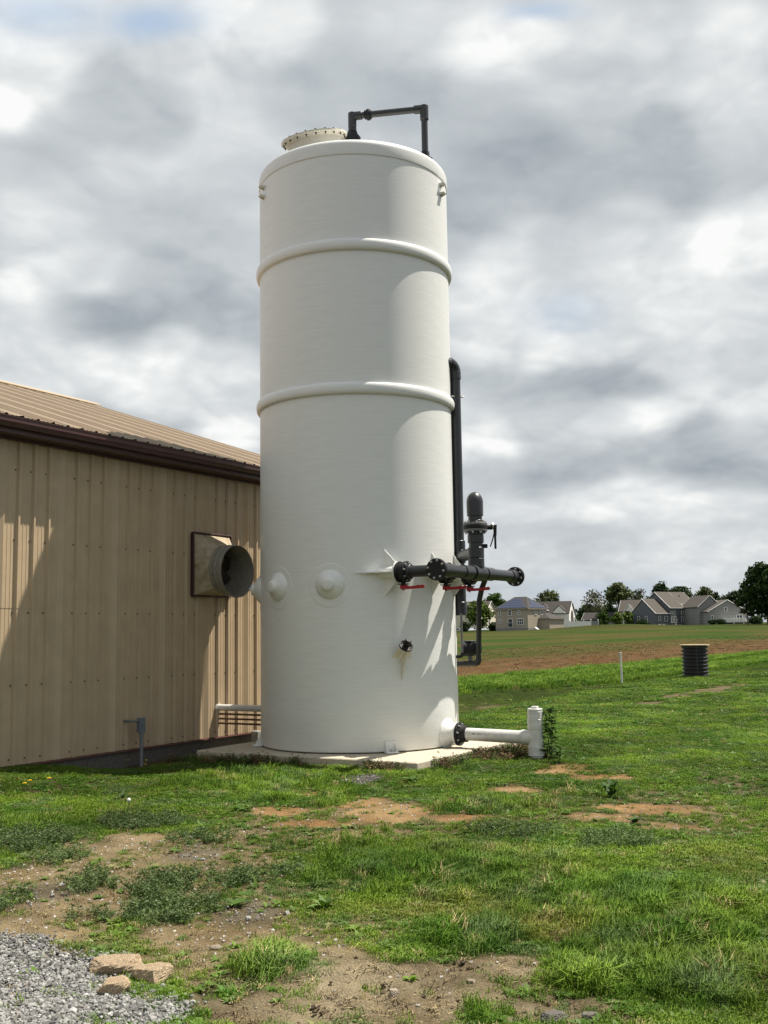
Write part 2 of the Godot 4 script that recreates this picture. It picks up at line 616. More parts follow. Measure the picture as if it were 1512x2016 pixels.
	textured(mat("foundation", Color(0.30, 0.30, 0.29), 0.85), fine, Vector3(0.3, 0.3, 0.3), false)
	var sh := tex(0.06, 3, 29, 0.7, 1.0, 256)
	textured(mat("shingle_brown", Color(0.085, 0.072, 0.06), 0.9), sh, Vector3(0.25, 0.25, 0.25), false)
	textured(mat("shingle_dark", Color(0.055, 0.048, 0.044), 0.9), sh, Vector3(0.25, 0.25, 0.25), false)
	mat("white_trim", Color(0.74, 0.74, 0.72), 0.5)
	mat("window_glass", Color(0.02, 0.025, 0.03), 0.08)
	mat("solar_glass", Color(0.035, 0.045, 0.085), 0.16)
	textured(mat("red_brick", Color(0.30, 0.15, 0.10), 0.85), fine, Vector3(1, 1, 1), false)
	mat("bark", Color(0.09, 0.075, 0.06), 0.9)
	mat("deck_dark", Color(0.05, 0.045, 0.04), 0.8)


# ---------- the lie of the land ----------
const FX0 := -7.5
const FX1 := 9.5
const FD0 := 3.2
const FD1 := 19.0
const CELL := 0.1
var fmaps := {}
var fw := 0
var fh := 0

# kind, pixel x, pixel y, half width, half height, strength.  bare = orange earth, dry = thin growth on pale soil, mud = dark churned earth and litter, gravel, weed = grey-green feathery weed, lush = long grass, gold = yellowing grass
const PATCHES := [
	["bare", 690, 1577, 70, 14, 1.0], ["bare", 545, 1598, 62, 8, 1.0], ["bare", 620, 1622, 80, 8, 0.8], ["bare", 765, 1604, 75, 16, 1.0], ["bare", 1270, 1592, 85, 11, 1.0], ["bare", 1180, 1612, 60, 8, 0.8],
	["bare", 1010, 1557, 50, 6, 0.8], ["tan", 300, 1652, 80, 9, 0.9], ["tan", 225, 1668, 60, 8, 0.8], ["bare", 1190, 1535, 70, 6, 0.7], ["bare", 915, 1612, 60, 7, 0.7], ["bare", 1105, 1522, 60, 6, 0.7],
	["tan", 720, 1640, 90, 8, 0.7], ["tan", 455, 1640, 60, 7, 0.7], ["tan", 60, 1715, 70, 16, 0.8], ["tan", 150, 1775, 90, 20, 0.9], ["tan", 390, 1840, 110, 22, 0.8], ["tan", 60, 1830, 90, 22, 0.9],
	["tan", 630, 1868, 50, 16, 0.6], ["bare", 900, 1580, 40, 8, 0.6], ["bare", 1320, 1628, 60, 10, 0.5], ["bare", 660, 1500, 60, 5, 0.5], ["bare", 1120, 1512, 40, 6, 0.7], ["bare", 610, 1560, 40, 6, 0.6],
	["dry", 250, 1720, 320, 95, 1.0], ["dry", 120, 1780, 240, 90, 1.0], ["dry", 430, 1850, 240, 75, 1.0], ["dry", 680, 1850, 130, 50, 0.6], ["dry", 500, 1700, 120, 50, 0.55], ["dry", 1090, 1835, 90, 24, 0.6], ["dry", 1350, 1875, 100, 26, 0.55],
	["dry", 1330, 1600, 170, 55, 0.55], ["dry", 700, 1620, 280, 50, 0.5], ["dry", 1050, 1590, 260, 45, 0.4], ["dry", 520, 1770, 90, 40, 0.6], ["lush", 450, 1492, 110, 9, 0.9], ["dry", 870, 1800, 60, 20, 0.3],
	["mud", 800, 1955, 330, 72, 1.0], ["mud", 1000, 1905, 200, 30, 0.9], ["mud", 560, 1985, 220, 50, 0.9], ["mud", 640, 1905, 120, 30, 0.6], ["mud", 1100, 1990, 160, 40, 0.7], ["mud", 1440, 1545, 60, 30, 0.4],
	["gravel", 75, 1965, 180, 92, 1.0], ["gravel", 280, 2000, 95, 38, 0.7], ["gravel", -130, 1930, 180, 100, 1.0], ["gravel", 715, 1536, 45, 9, 0.9], ["gravel", 500, 1790, 60, 30, 0.35], ["gravel", 100, 1760, 90, 30, 0.4], ["gravel", 390, 1680, 70, 20, 0.35],
	["weed", 330, 1745, 70, 30, 1.0], ["weed", 300, 1800, 70, 22, 0.9], ["weed", 370, 1790, 70, 26, 1.0], ["weed", 180, 1740, 60, 22, 0.8], ["weed", 60, 1655, 80, 22, 1.0], ["weed", 110, 1690, 70, 16, 0.7], ["weed", 410, 1650, 90, 16, 0.7], ["weed", 280, 1620, 90, 14, 0.6],
	["weed", 190, 1810, 50, 16, 0.7], ["weed", 460, 1735, 60, 20, 0.8], ["weed", 20, 1780, 40, 26, 0.8], ["weed", 570, 1720, 50, 16, 0.5], ["weed", 1010, 1640, 120, 16, 0.4], ["weed", 1220, 1660, 90, 16, 0.5],
	["lush", 60, 1632, 80, 16, 1.0], ["lush", 540, 1895, 75, 28, 1.0], ["lush", 900, 1720, 300, 60, 0.6], ["lush", 1250, 1800, 260, 90, 0.6], ["lush", 1400, 1930, 200, 70, 1.0], ["lush", 1150, 1920, 90, 30, 0.9], ["lush", 950, 1845, 110, 26, 0.8],
	["lush", 700, 1560, 60, 14, 0.5], ["lush", 640, 1580, 60, 12, 0.6], ["lush", 540, 1575, 60, 8, 0.7], ["lush", 1180, 1560, 90, 16, 0.4], ["lush", 970, 1590, 130, 16, 0.7], ["lush", 500, 1540, 200, 24, 0.5], ["lush", 960, 1995, 40, 24, 0.9], ["lush", 700, 1660, 200, 30, 0.3],
	["gold", 880, 1790, 170, 26, 0.8], ["gold", 1080, 1830, 80, 22, 1.0], ["gold", 1000, 1680, 160, 20, 0.4], ["gold", 1440, 1700, 120, 50, 0.5], ["gold", 1120, 1720, 90, 20, 0.4], ["gold", 700, 1790, 90, 20, 0.5],
]


func prepare_ground() -> void:
	noise_a = noise(FastNoiseLite.TYPE_SIMPLEX_SMOOTH, 1.0, 3, 41)
	noise_b = noise(FastNoiseLite.TYPE_SIMPLEX_SMOOTH, 1.0, 2, 42)
	noise_c = noise(FastNoiseLite.TYPE_SIMPLEX_SMOOTH, 1.0, 4, 43)
	fw = int((FX1 - FX0) / CELL) + 1
	fh = int((FD1 - FD0) / CELL) + 1
	for k in ["bare", "tan", "dry", "mud", "gravel", "weed", "lush", "gold"]:
		var a := PackedFloat32Array()
		a.resize(fw * fh)
		fmaps[k] = a
	for p in PATCHES:
		var c := at_h(p[1], p[2], -0.12)
		var far_ := at_h(p[1], p[2] - p[4], -0.12)
		var near := at_h(p[1], p[2] + p[4], -0.12)
		var grow := 1.15 if p[0] in ["bare", "tan"] else 1.0
		var rx: float = grow * p[3] * -c.z / FPX
		var rd := grow * absf(far_.z - near.z) * 0.5
		var a: PackedFloat32Array = fmaps[p[0]]
		for j in fh:
			var d := FD0 + j * CELL
			var ed := (d + c.z) / rd
			if absf(ed) > 1.7:
				continue
			for i in fw:
				var x := FX0 + i * CELL
				var ex := (x - c.x) / rx
				var e := ex * ex + ed * ed
				if e < 3.0:
					e = sqrt(e) + 0.35 * noise_a.get_noise_2d(x * 1.3, d * 1.3)
					a[j * fw + i] = maxf(a[j * fw + i], p[5] * (1.0 - smoothstep(0.55, 1.2, e)))
		fmaps[p[0]] = a


	for s in [[1320, 1374, 1480, 1342, 0.55, 0.95], [1240, 1384, 1300, 1374, 0.3, 0.8], [985, 1394, 1050, 1384, 0.3, 0.7], [945, 1384, 985, 1376, 0.25, 0.6], [1460, 1452, 1512, 1440, 0.25, 0.5]]:
		var a := at_h(s[0], s[1], -0.02)
		var b := at_h(s[2], s[3], -0.02)
		var u := Vector2(b.x - a.x, b.z - a.z)
		scrapes.append([Vector2(a.x + b.x, a.z + b.z) * 0.5, u.normalized(), u.length() * 0.55, s[4], s[5]])


func fmap(kind: String, x: float, z: float) -> float:
	var fx := (x - FX0) / CELL
	var fy := (-z - FD0) / CELL
	if fx < 0.0 or fy < 0.0 or fx >= fw - 1 or fy >= fh - 1:
		return 0.0
	var i := int(fx)
	var j := int(fy)
	fx -= i
	fy -= j
	var a: PackedFloat32Array = fmaps[kind]
	var k := j * fw + i
	return lerpf(lerpf(a[k], a[k + 1], fx), lerpf(a[k + fw], a[k + fw + 1], fx), fy)


# bare, straw-coloured scrapes on the far lawn
var scrapes := []

func scraped(x: float, z: float, n: float) -> float:
	var best := 0.0
	for s in scrapes:
		var rel: Vector2 = Vector2(x, z) - s[0]
		if absf(rel.x) > 9.0 or absf(rel.y) > 9.0: continue
		var e := Vector2(rel.dot(s[1]) / s[2], rel.dot(s[1].orthogonal()) / s[3]).length() + 0.9 * n + 0.5 * noise_a.get_noise_2d(x * 2.0, z * 2.0)
		best = maxf(best, s[4] * (1.0 - smoothstep(0.45, 1.1, e)))
	return best


func wall_frame(x: float, z: float) -> Vector2:
	var q := Vector3(x, 0, z) - A0
	return Vector2(q.dot(U), q.dot(N))


# the height of the ground
func gh(x: float, z: float) -> float:
	var d := -z
	var h := -0.12
	if d > 12.0:
		var k := d - 18.0
		h += 0.0068 * (sqrt(k * k + 60.0) + k) * 0.5 if d < 330.0 else 0.0068 * 312.0 + 0.0005 * (d - 330.0)
	if x > 20.0:
		h += 0.012 * (x - 20.0) * smoothstep(90.0, 300.0, d) if x < 160.0 else 1.68 * smoothstep(90.0, 300.0, d)
	if d < 60.0:
		h += 0.03 * noise_b.get_noise_2d(x * 0.45, d * 0.45) * (1.0 - smoothstep(30.0, 60.0, d))
		if d > 13.0:
			h += 0.06 * noise_a.get_noise_2d(x * 0.21, d * 0.21) * smoothstep(13.0, 19.0, d) * (1.0 - smoothstep(40.0, 60.0, d)) * smoothstep(1.5, 4.0, x)
		var wf := wall_frame(x, z)
		if wf.y < 1.8 and wf.y > -1.0:
			h += lerpf(0.13, -0.10, smoothstep(-0.2, 2.3, wf.x)) * (1.0 - smoothstep(0.15, 1.7, wf.y))
		elif wf.y <= -1.0 and wf.y > -16.0 and wf.x < 9.0:
			h -= 0.15
	# grassy bank before the houses
	if d > 225.0 and d < 300.0:
		var e := ((x - 55.0) / 15.0)
		var f := ((d - 258.0) / 12.0)
		h += 1.0 * exp(-e * e - f * f)
	return h


func field_q(x: float, z: float) -> float:
	return ((-z - 35.0) - 1.316 * (x - 2.5)) / 1.653


func ground_colour(x: float, z: float) -> Color:
	var d := -z
	var n1 := noise_c.get_noise_2d(x * 0.9, d * 0.9)
	var c := Color(0.055, 0.055, 0.024).lerp(Color(0.10, 0.082, 0.042), clampf(0.45 + n1, 0.0, 1.0))   # thatch between the blades
	if d < FD1 and d > FD0:
		var n2 := noise_a.get_noise_2d(x * 7.0, d * 7.0)
		var dry := clampf(fmap("dry", x, z) * 1.3 + n2 * 0.5, 0.0, 1.0)
		c = c.lerp(Color(0.29, 0.225, 0.12).lerp(Color(0.38, 0.315, 0.19), clampf(0.5 + n2, 0, 1)), dry * 0.8)
		var bare := clampf(fmap("bare", x, z) * 1.5 + n2 * 0.45 - 0.1, 0.0, 1.0)
		c = c.lerp(Color(0.44, 0.255, 0.11).lerp(Color(0.51, 0.35, 0.18), clampf(0.5 + n1 * 1.2, 0, 1)), bare)
		var tan_ := clampf(fmap("tan", x, z) * 1.4 + n2 * 0.5 - 0.1, 0.0, 1.0)
		c = c.lerp(Color(0.36, 0.27, 0.145).lerp(Color(0.42, 0.33, 0.20), clampf(0.5 + n1 * 1.2, 0, 1)), tan_)
		var mud := clampf(fmap("mud", x, z) * 1.4 + n2 * 0.4 - 0.1, 0.0, 1.0)
		c = c.lerp(Color(0.23, 0.18, 0.11).lerp(Color(0.39, 0.325, 0.21), clampf(0.55 + n1 * 1.5 + n2 * 0.4, 0, 1)), mud)
		var gravel := clampf(fmap("gravel", x, z) * 1.5 + n2 * 0.4 - 0.1, 0.0, 1.0)
		c = c.lerp(Color(0.15, 0.145, 0.13), gravel)
		var wf := wall_frame(x, z)
		if wf.y < 1.0:
			c = c.lerp(Color(0.20, 0.155, 0.09), (1.0 - smoothstep(0.35, 0.9, wf.y + 0.3 * n2)) * smoothstep(0.2, 1.2, wf.x))
	elif d >= FD1:
		var q := field_q(x, z) + 1.6 * noise_b.get_noise_2d(x * 0.16, d * 0.16) + 0.8 * n1
		var lawn := Color(0.055, 0.078, 0.019).lerp(Color(0.085, 0.105, 0.03), clampf(0.5 + noise_c.get_noise_2d(x * 0.25, d * 0.25) * 1.2, 0, 1))
		var field := Color(0.062, 0.115, 0.022).lerp(Color(0.14, 0.122, 0.042), clampf(0.45 + 1.3 * noise_b.get_noise_2d(x * 0.035, q * 0.06), 0, 1))
		var soil := Color(0.17, 0.092, 0.042).lerp(Color(0.215, 0.14, 0.07), clampf(0.4 + n1 + noise_a.get_noise_2d(x * 0.12, q * 0.7), 0, 1))
		c = lawn.lerp(Color(0.055, 0.085, 0.022), smoothstep(-5.0, -3.6, q))
		c = c.lerp(soil, smoothstep(-0.5, 0.6, q))
		c = c.lerp(field, smoothstep(5.0, 19.0, q + 4.0 * n1))
		if q < -3.0:                                   # straw-coloured scraped strips on the lawn
			c = c.lerp(Color(0.25, 0.20, 0.12), scraped(x, z, n1))
		c = c.lerp(lawn, smoothstep(225.0, 265.0, d))
	return c


func axis_lines(lo: float, a: float, b: float, hi: float, step: float, grow: float) -> PackedFloat32Array:
	var left := []
	var s := step
	var x := a
	while x > lo:
		s *= grow
		x -= s
		left.append(x)
	left.reverse()
	var out := PackedFloat32Array(left)
	x = a
	while x < b:
		out.append(x)
		x += step
	s = step
	while x < hi:
		out.append(x)
		s *= grow
		x += s
	out.append(x)
	return out


func build_ground() -> void:
	var xs := axis_lines(-2500.0, FX0, FX1, 2500.0, 0.055, 1.07)
	var ds := axis_lines(-40.0, FD0, FD1 - 1.0, 3500.0, 0.055, 1.045)
	var nx := xs.size()
	var nd := ds.size()
	var v := PackedVector3Array()
	var c := PackedColorArray()
	v.resize(nx * nd)
	c.resize(nx * nd)
	for j in nd:
		var z := -ds[j]
		for i in nx:
			var x := xs[i]
			var h := gh(x, z)
			if z > -FD1 and z < -FD0 and x > FX0 and x < FX1:
				h += 0.010 * noise_a.get_noise_2d(x * 6.0, z * 6.0)
				var mud := fmap("mud", x, z)
				if mud > 0.05:
					h += mud * (0.045 * noise_c.get_noise_2d(x * 5.0 + 40.0, z * 5.0))
			v[j * nx + i] = Vector3(x, h, z)
			c[j * nx + i] = ground_colour(x, z)
	var nn := PackedVector3Array()
	nn.resize(nx * nd)
	for j in nd:
		var j0 := maxi(j - 1, 0) * nx
		var j1 := mini(j + 1, nd - 1) * nx
		for i in nx:
			var dx := v[j * nx + mini(i + 1, nx - 1)] - v[j * nx + maxi(i - 1, 0)]
			var dz := v[j1 + i] - v[j0 + i]
			nn[j * nx + i] = dx.cross(dz).normalized()
	var ix := PackedInt32Array()
	ix.resize((nx - 1) * (nd - 1) * 6)
	var k := 0
	for j in nd - 1:
		for i in nx - 1:
			var a := j * nx + i
			ix[k] = a; ix[k + 1] = a + nx; ix[k + 2] = a + 1
			ix[k + 3] = a + 1; ix[k + 4] = a + nx; ix[k + 5] = a + nx + 1
			k += 6
	var arr := []
	arr.resize(Mesh.ARRAY_MAX)
	arr[Mesh.ARRAY_VERTEX] = v
	arr[Mesh.ARRAY_NORMAL] = nn
	arr[Mesh.ARRAY_COLOR] = c
	arr[Mesh.ARRAY_INDEX] = ix
	var m := ArrayMesh.new()
	m.add_surface_from_arrays(Mesh.PRIMITIVE_TRIANGLES, arr)
	var o := MeshInstance3D.new()
	o.name = numbered("ground")
	o.mesh = m
	o.material_override = M.earth
	add_child(o)
	tag(o, "grassy ground with bare orange earth and a ploughed field beyond", "ground", "", "structure")


func build_pad() -> void:
	var t := thing("concrete_pad", "low square slab of pale concrete under the white tank", "concrete pad", WF, Vector3(4.45, -0.3, 2.43))
	t.set_meta("kind", "structure")
	var b := MB.new()
	b.box(Vector3(4.45, -0.125, 2.58), Vector3(3.5, 0.25, 3.56), Basis(), 0.012)
	part(t, "slab", b, M.concrete)
	var w := thing("concrete_block", "small pale concrete block on the ground against the building base", "block", WF, Vector3(4.86, -0.22, 0.22))
	b = MB.new()
	b.box(Vector3(4.86, -0.09, 0.2), Vector3(0.13, 0.32, 0.13), Basis(), 0.012)
	part(w, "block", b, M.foundation)


# ---------- steel building ----------
const RIB := 0.2461
const S_END := 8.3
const S_START := -13.7
const EAVE_O := 0.41
const RIDGE_O := -7.26
const RIDGE_H := 6.99


# one ribbed sheet four ribs wide; ribs stand h high, two faint stiffening beads between them
func ribbed_line(x0: float, x1: float, first: float, h: float) -> Array:
	var pts := [Vector2(x0, 0)]
	var k := int(ceil((x0 - first) / RIB - 0.001))
	var s := first + k * RIB
	while s < x1 - 0.02:
		if s - 0.032 > x0:
			pts.append_array([Vector2(s - 0.032, 0), Vector2(s - 0.014, h)])
		else:
			pts[0] = Vector2(x0, h)
		pts.append_array([Vector2(s + 0.014, h), Vector2(s + 0.032, 0)])
		for b in [RIB / 3.0 + 0.01, RIB * 2.0 / 3.0 - 0.01]:
			if s + b + 0.02 < x1:
				pts.append_array([Vector2(s + b - 0.012, 0), Vector2(s + b - 0.005, 0.0045), Vector2(s + b + 0.005, 0.0045), Vector2(s + b + 0.012, 0)])
		s += RIB
	pts.append(Vector2(x1, h if absf(fposmod(x1 - first + 0.02, RIB) - 0.02) < 0.015 else 0.0))
	return pts


func build_building() -> void:
	var t := thing("steel_building", "long tan ribbed steel building with dark brown gutter beside the white tank", "building", WF, Vector3(-2.7, -0.3, -7.0))
	# wall sheets: 4 ribs wide; the ones at the near end are in two heights with a lap between them
	var first := -0.073
	var bottom := 0.0365
	var top := 4.16
	var x := first - RIB * 56.0
	var i := 0
	while x < S_END - 0.05:
		var x1 := minf(x + RIB * 4.0, S_END)
		var line := ribbed_line(x, x1, first, 0.036)
		var spans := [[bottom, top, 0.0]] if x > 0.7 else [[bottom, 2.0, 0.0], [1.985, top, 0.0035]]
		for sp in spans:
			var b := MB.new()
			for k in line.size() - 1:
				var p: Vector2 = line[k]
				var q: Vector2 = line[k + 1]
				b.quad(Vector3(p.x, sp[0], p.y + sp[2]), Vector3(q.x, sp[0], q.y + sp[2]), Vector3(q.x, sp[1], q.y + sp[2]), Vector3(p.x, sp[1], p.y + sp[2]), Vector3(0, 0, 1))
			b.quad(Vector3(x, sp[0], sp[2]), Vector3(x1, sp[0], sp[2]), Vector3(x1, sp[0], sp[2] - 0.004), Vector3(x, sp[0], sp[2] - 0.004), Vector3(0, -1, 0))
			part(t, "siding_sheet", b, M.tan_steel)
		x = x1
		i += 1
	# core of the walls behind the sheets: long wall, ends, back
	var b := MB.new()
	b.box(Vector3((S_START + S_END) * 0.5, 2.05, -0.08), Vector3(S_END - S_START, 4.2, 0.12))
	part(t, "wall_girts", b, M.dark_concrete)
	for e in [S_START, S_END - 0.03]:
		b = MB.new()
		b.prism([Vector2(-0.005, 0.02), Vector2(-0.005, 4.2), Vector2(RIDGE_O, RIDGE_H - 0.12), Vector2(RIDGE_O * 2.0 + 0.005, 4.2), Vector2(RIDGE_O * 2.0 + 0.005, 0.02)], Vector3(e, 0, 0), Vector3(0, 0, 1), Vector3.UP, Vector3(0.03, 0, 0))
		part(t, "gable_wall", b, M.tan_steel)
	b = MB.new()
	b.box(Vector3((S_START + S_END) * 0.5, 2.1, RIDGE_O * 2.0 - 0.03), Vector3(S_END - S_START, 4.2, 0.06))
	part(t, "rear_wall", b, M.tan_steel)
	# base flashing and foundation
	b = MB.new()
	b.box(Vector3((S_START + S_END) * 0.5, 0.022, 0.012), Vector3(S_END - S_START, 0.018, 0.05))
	part(t, "base_flashing", b, M.red_trim)
	b = MB.new()
	b.box(Vector3((S_START + S_END) * 0.5, -0.29, -0.10), Vector3(S_END - S_START, 0.6, 0.18))
	part(t, "foundation", b, M.dark_concrete)
	# screws along the ribs
	b = MB.new()
	for row in [0.11, 1.02, 1.93, 2.85, 3.75]:
		for k in range(-20, 34):
			var s := first + k * RIB - 0.052
			b.lathe(Transform3D(Basis(Vector3.RIGHT, Vector3(0, 0, 1), Vector3(0, -1, 0)), Vector3(s, row, 0.002 if s > 0.7 else 0.005)), [Vector2(0.0115, 0), Vector2(0.010, 0.007), Vector2(0, 0.009)], 6)
	part(t, "screw_heads", b, M.dark_steel, "stuff")
	# gutter, fascia, soffit
	b = MB.new()
	b.prism([Vector2(0.31, 4.335), Vector2(0.31, 4.205), Vector2(0.385, 4.205), Vector2(0.395, 4.235), Vector2(0.412, 4.265), Vector2(0.412, 4.318), Vector2(0.422, 4.322), Vector2(0.422, 4.335), Vector2(0.405, 4.335), Vector2(0.403, 4.28), Vector2(0.375, 4.225), Vector2(0.322, 4.225), Vector2(0.322, 4.335)],
		Vector3(S_START - 0.1, 0, 0), Vector3(0, 0, 1), Vector3.UP, Vector3(S_END - S_START + 0.25, 0, 0))
	part(t, "gutter", b, M.brown_trim)
	b = MB.new()
	b.box(Vector3((S_START + S_END) * 0.5, 4.245, 0.29), Vector3(S_END - S_START + 0.2, 0.19, 0.034))
	part(t, "fascia", b, M.brown_trim)
	b = MB.new()
	b.box(Vector3((S_START + S_END) * 0.5, 4.155, 0.155), Vector3(S_END - S_START + 0.2, 0.016, 0.305))
	b.box(Vector3((S_START + S_END) * 0.5, 4.13, 0.05), Vector3(S_END - S_START + 0.2, 0.034, 0.03))
	part(t, "soffit", b, M.brown_trim)
	# roof sheets
	var eave := Vector2(EAVE_O - 0.02, 4.350)
	var ridge := Vector2(RIDGE_O, RIDGE_H)
	var up := Vector2(ridge.y - eave.y, eave.x - ridge.x).normalized()       # (out, up) normal of the front slope
	for side in 2:
		x = -0.11 - RIB * 56.0
		while x < S_END + 0.1:
			var x1 := minf(x + RIB * 4.0, S_END + 0.15)
			var line := ribbed_line(x, x1, -0.11, 0.018)
			b = MB.new()
			for k in line.size() - 1:
				var p: Vector2 = line[k]
				var q: Vector2 = line[k + 1]
				var pt := []
				for w in [[p, eave], [q, eave], [q, ridge], [p, ridge]]:
					var o: float = w[1].x + up.x * w[0].y
					if side == 1: o = 2.0 * RIDGE_O - o
					pt.append(Vector3(w[0].x, w[1].y + up.y * w[0].y, o))
				b.quad(pt[0], pt[1], pt[2], pt[3], Vector3(0, 1, 0))
			part(t, "roof_sheet", b, M.tan_roof)
			x = x1
	b = MB.new()
	for sg in [-1.0, 1.0]:
		var dn := 0.2
		var c := Vector3((S_START + S_END) * 0.5 + 0.02, 0, 0)
		var hx := (S_END - S_START) * 0.5 + 0.1
		var p0 := Vector3(0, RIDGE_H + 0.062, RIDGE_O)
		var p1 := Vector3(0, RIDGE_H + 0.045 - dn * 0.347, RIDGE_O + sg * dn)
		var p2 := p1 - Vector3(0, 0.018, 0)
		b.quad(c + p0 - Vector3(hx, 0, 0), c + p0 + Vector3(hx, 0, 0), c + p1 + Vector3(hx, 0, 0), c + p1 - Vector3(hx, 0, 0), Vector3(0, 1, sg * 0.3))
		b.quad(c + p1 - Vector3(hx, 0, 0), c + p1 + Vector3(hx, 0, 0), c + p2 + Vector3(hx, 0, 0), c + p2 - Vector3(hx, 0, 0), Vector3(0, 0, sg))
	part(t, "ridge_cap", b, M.ridge_tan)


func build_wall_equipment() -> void:
	# exhaust fan: square housing that turns into a round discharge cone
	var t := thing("exhaust_fan", "round metal exhaust fan cone on a square housing on the tan wall", "exhaust fan", WF, Vector3(3.92, 2.22, 0.0))
	var b := MB.new()
	for e in [[3.92, 3.19, 0.89, 0.022], [3.92, 2.21, 0.89, 0.022]]:
		b.box(Vector3(e[0], e[1], 0.045), Vector3(e[2], e[3], 0.07), Basis(), 0.005)
	for e in [3.47, 4.37]:
		b.box(Vector3(e, 2.7, 0.045), Vector3(0.022, 0.96, 0.066), Basis(), 0.005)
	part(t, "mounting_frame", b, M.brown_trim)
	b = MB.new()
	var segs := 48
	var c0 := Vector3(3.92, 2.70, 0.05)
	var c1 := Vector3(3.925, 2.62, 0.30)
	var c2 := Vector3(3.93, 2.585, 0.56)
	var ring := func(a: float, kind: int) -> Vector3:
		var d := Vector2(cos(a), sin(a))
		if kind == 0:
			var m := maxf(absf(d.x) / 0.43, absf(d.y) / 0.475)
			return c0 + Vector3(d.x / m, d.y / m, 0)
		if kind == 1:
			return c1 + Vector3(d.x * 0.375, d.y * 0.385, 0)
		if kind == 2:
			return c2 + Vector3(d.x * 0.405, d.y * 0.405, 0)
		return c0 + Vector3(d.x * 0.36, d.y * 0.36, 0.02)
	for k in segs:
		var a := TAU * (k + 0.5) / segs
		var a2 := TAU * (k + 1.5) / segs
		var out := Vector3(cos(a), sin(a), 0.2)
		b.quad(ring.call(a, 0), ring.call(a2, 0), ring.call(a2, 1), ring.call(a, 1), out)
	part(t, "housing", b, M.fan_paint)
	b = MB.new()
	for k in segs:
		var a := TAU * k / segs
		var a2 := TAU * (k + 1) / segs
		var o := Vector3(cos(a), sin(a), -0.1).normalized()
		var o2 := Vector3(cos(a2), sin(a2), -0.1).normalized()
		var p: Vector3 = ring.call(a, 1)
		var q: Vector3 = ring.call(a2, 1)
		var r: Vector3 = ring.call(a2, 2)
		var s: Vector3 = ring.call(a, 2)
		b.tri(p, q, r, o, o2, o2)
		b.tri(p, r, s, o, o2, o)
		var n := Vector3(0, 0, 0)
		# inner wall, 6 mm in, and the lip
		var w := 0.985
		var pi_ := c1 + (p - c1) * w
		var qi := c1 + (q - c1) * w
		var ri := c2 + (r - c2) * w
		var si := c2 + (s - c2) * w
		b.tri(pi_, qi, ri, -o, -o2, -o2)
		b.tri(pi_, ri, si, -o, -o2, -o)
		b.quad(r, s, si, ri, Vector3(0, 0, 1))
		n = ring.call(a, 3)
		b.quad(pi_, qi, ring.call(a2, 3), n, -o)
	part(t, "discharge_cone", b, M.fan_grey)
	b = MB.new()
	for k in 3:
		b.lathe(Transform3D(Basis(Vector3.RIGHT, Vector3(0, 0, 1), Vector3(0, -1, 0)), c1 + (c2 - c1) * (0.12 + 0.36 * k)), [Vector2(0.380 + 0.009 * k, -0.008), Vector2(0.390 + 0.011 * k, 0.0), Vector2(0.380 + 0.011 * k, 0.008)], 48)
	part(t, "rolled_bead", b, M.fan_grey)
	for k in 6:
		b = MB.new()
		var a := TAU * k / 6.0 + 0.3
		var dir := Vector3(cos(a), sin(a), 0)
		var per := Vector3(-sin(a), cos(a), 0)
		var m := c0 + Vector3(0, -0.05, 0.10)
		b.quad(m + dir * 0.06 - per * 0.04 + Vector3(0, 0, -0.03), m + dir * 0.33 - per * 0.10 + Vector3(0, 0, -0.03), m + dir * 0.33 + per * 0.10 + Vector3(0, 0, 0.04), m + dir * 0.06 + per * 0.04 + Vector3(0, 0, 0.03), Vector3(0, 0, 1))
		part(t, "fan_blade", b, M.fan_dark)
	b = MB.new()
	b.cyl(c0 + Vector3(0, -0.05, 0.02), c0 + Vector3(0, -0.05, 0.17), 0.08, 20, -1.0, 0.01)
	part(t, "motor_hub", b, M.fan_dark)
	b = MB.new()
	b.box(c2 + Vector3(0.30, -0.262, 0.012), Vector3(0.075, 0.035, 0.03), Basis(Vector3(0, 0, 1), 0.75), 0.006)
	part(t, "latch", b, M.white_trim)

	# pipes between wall and tank
	t = thing("wall_pipe", "thick white pipe running from the wall to the tank foot", "pipe", WF, Vector3(4.12, 0.487, 0.0))
	b = MB.new()
	b.cyl(Vector3(4.12, 0.487, -0.02), Vector3(4.12, 0.487, 1.02), 0.05, 24)
	part(t, "pipe_run", b, M.white_pvc)
	b = MB.new()
	b.cyl(Vector3(4.12, 0.487, 0.0), Vector3(4.12, 0.487, 0.035), 0.064, 24)
	part(t, "wall_collar", b, M.white_pvc)
	var what := ["thin brown pipe just below the white wall pipe", "middle thin brown pipe of the three by the tank", "lowest thin brown pipe between wall and tank"]
	var hs := [0.388, 0.316, 0.246]
	for k in 3:
		t = thing("feed_pipe", what[k], "pipe", WF, Vector3(4.12, hs[k], 0.0), "thin brown pipes between wall and tank")
		b = MB.new()
		b.cyl(Vector3(4.12, hs[k], -0.02), Vector3(4.12, hs[k], 1.02), 0.0155, 14)
		part(t, "pipe_run", b, M.brown_pipe)
		b = MB.new()
		b.cyl(Vector3(4.12, hs[k], 0.93), Vector3(4.12, hs[k], 0.975), 0.022, 14)
		part(t, "coupling", b, M.brown_pipe)

	# junction box on a conduit post
	t = thing("junction_box", "small grey electrical box on a post before the tan wall", "electrical box", WF, Vector3(2.24, -0.25, 0.2))
	b = MB.new()
	b.cyl(Vector3(2.24, -0.3, 0.2), Vector3(2.24, 0.28, 0.2), 0.026, 16)
	part(t, "conduit_post", b, M.grey_post)
	b = MB.new()
	b.cyl(Vector3(2.24, 0.235, 0.2), Vector3(2.24, 0.275, 0.2), 0.034, 16)
	part(t, "hub", b, M.grey_post)
	b = MB.new()
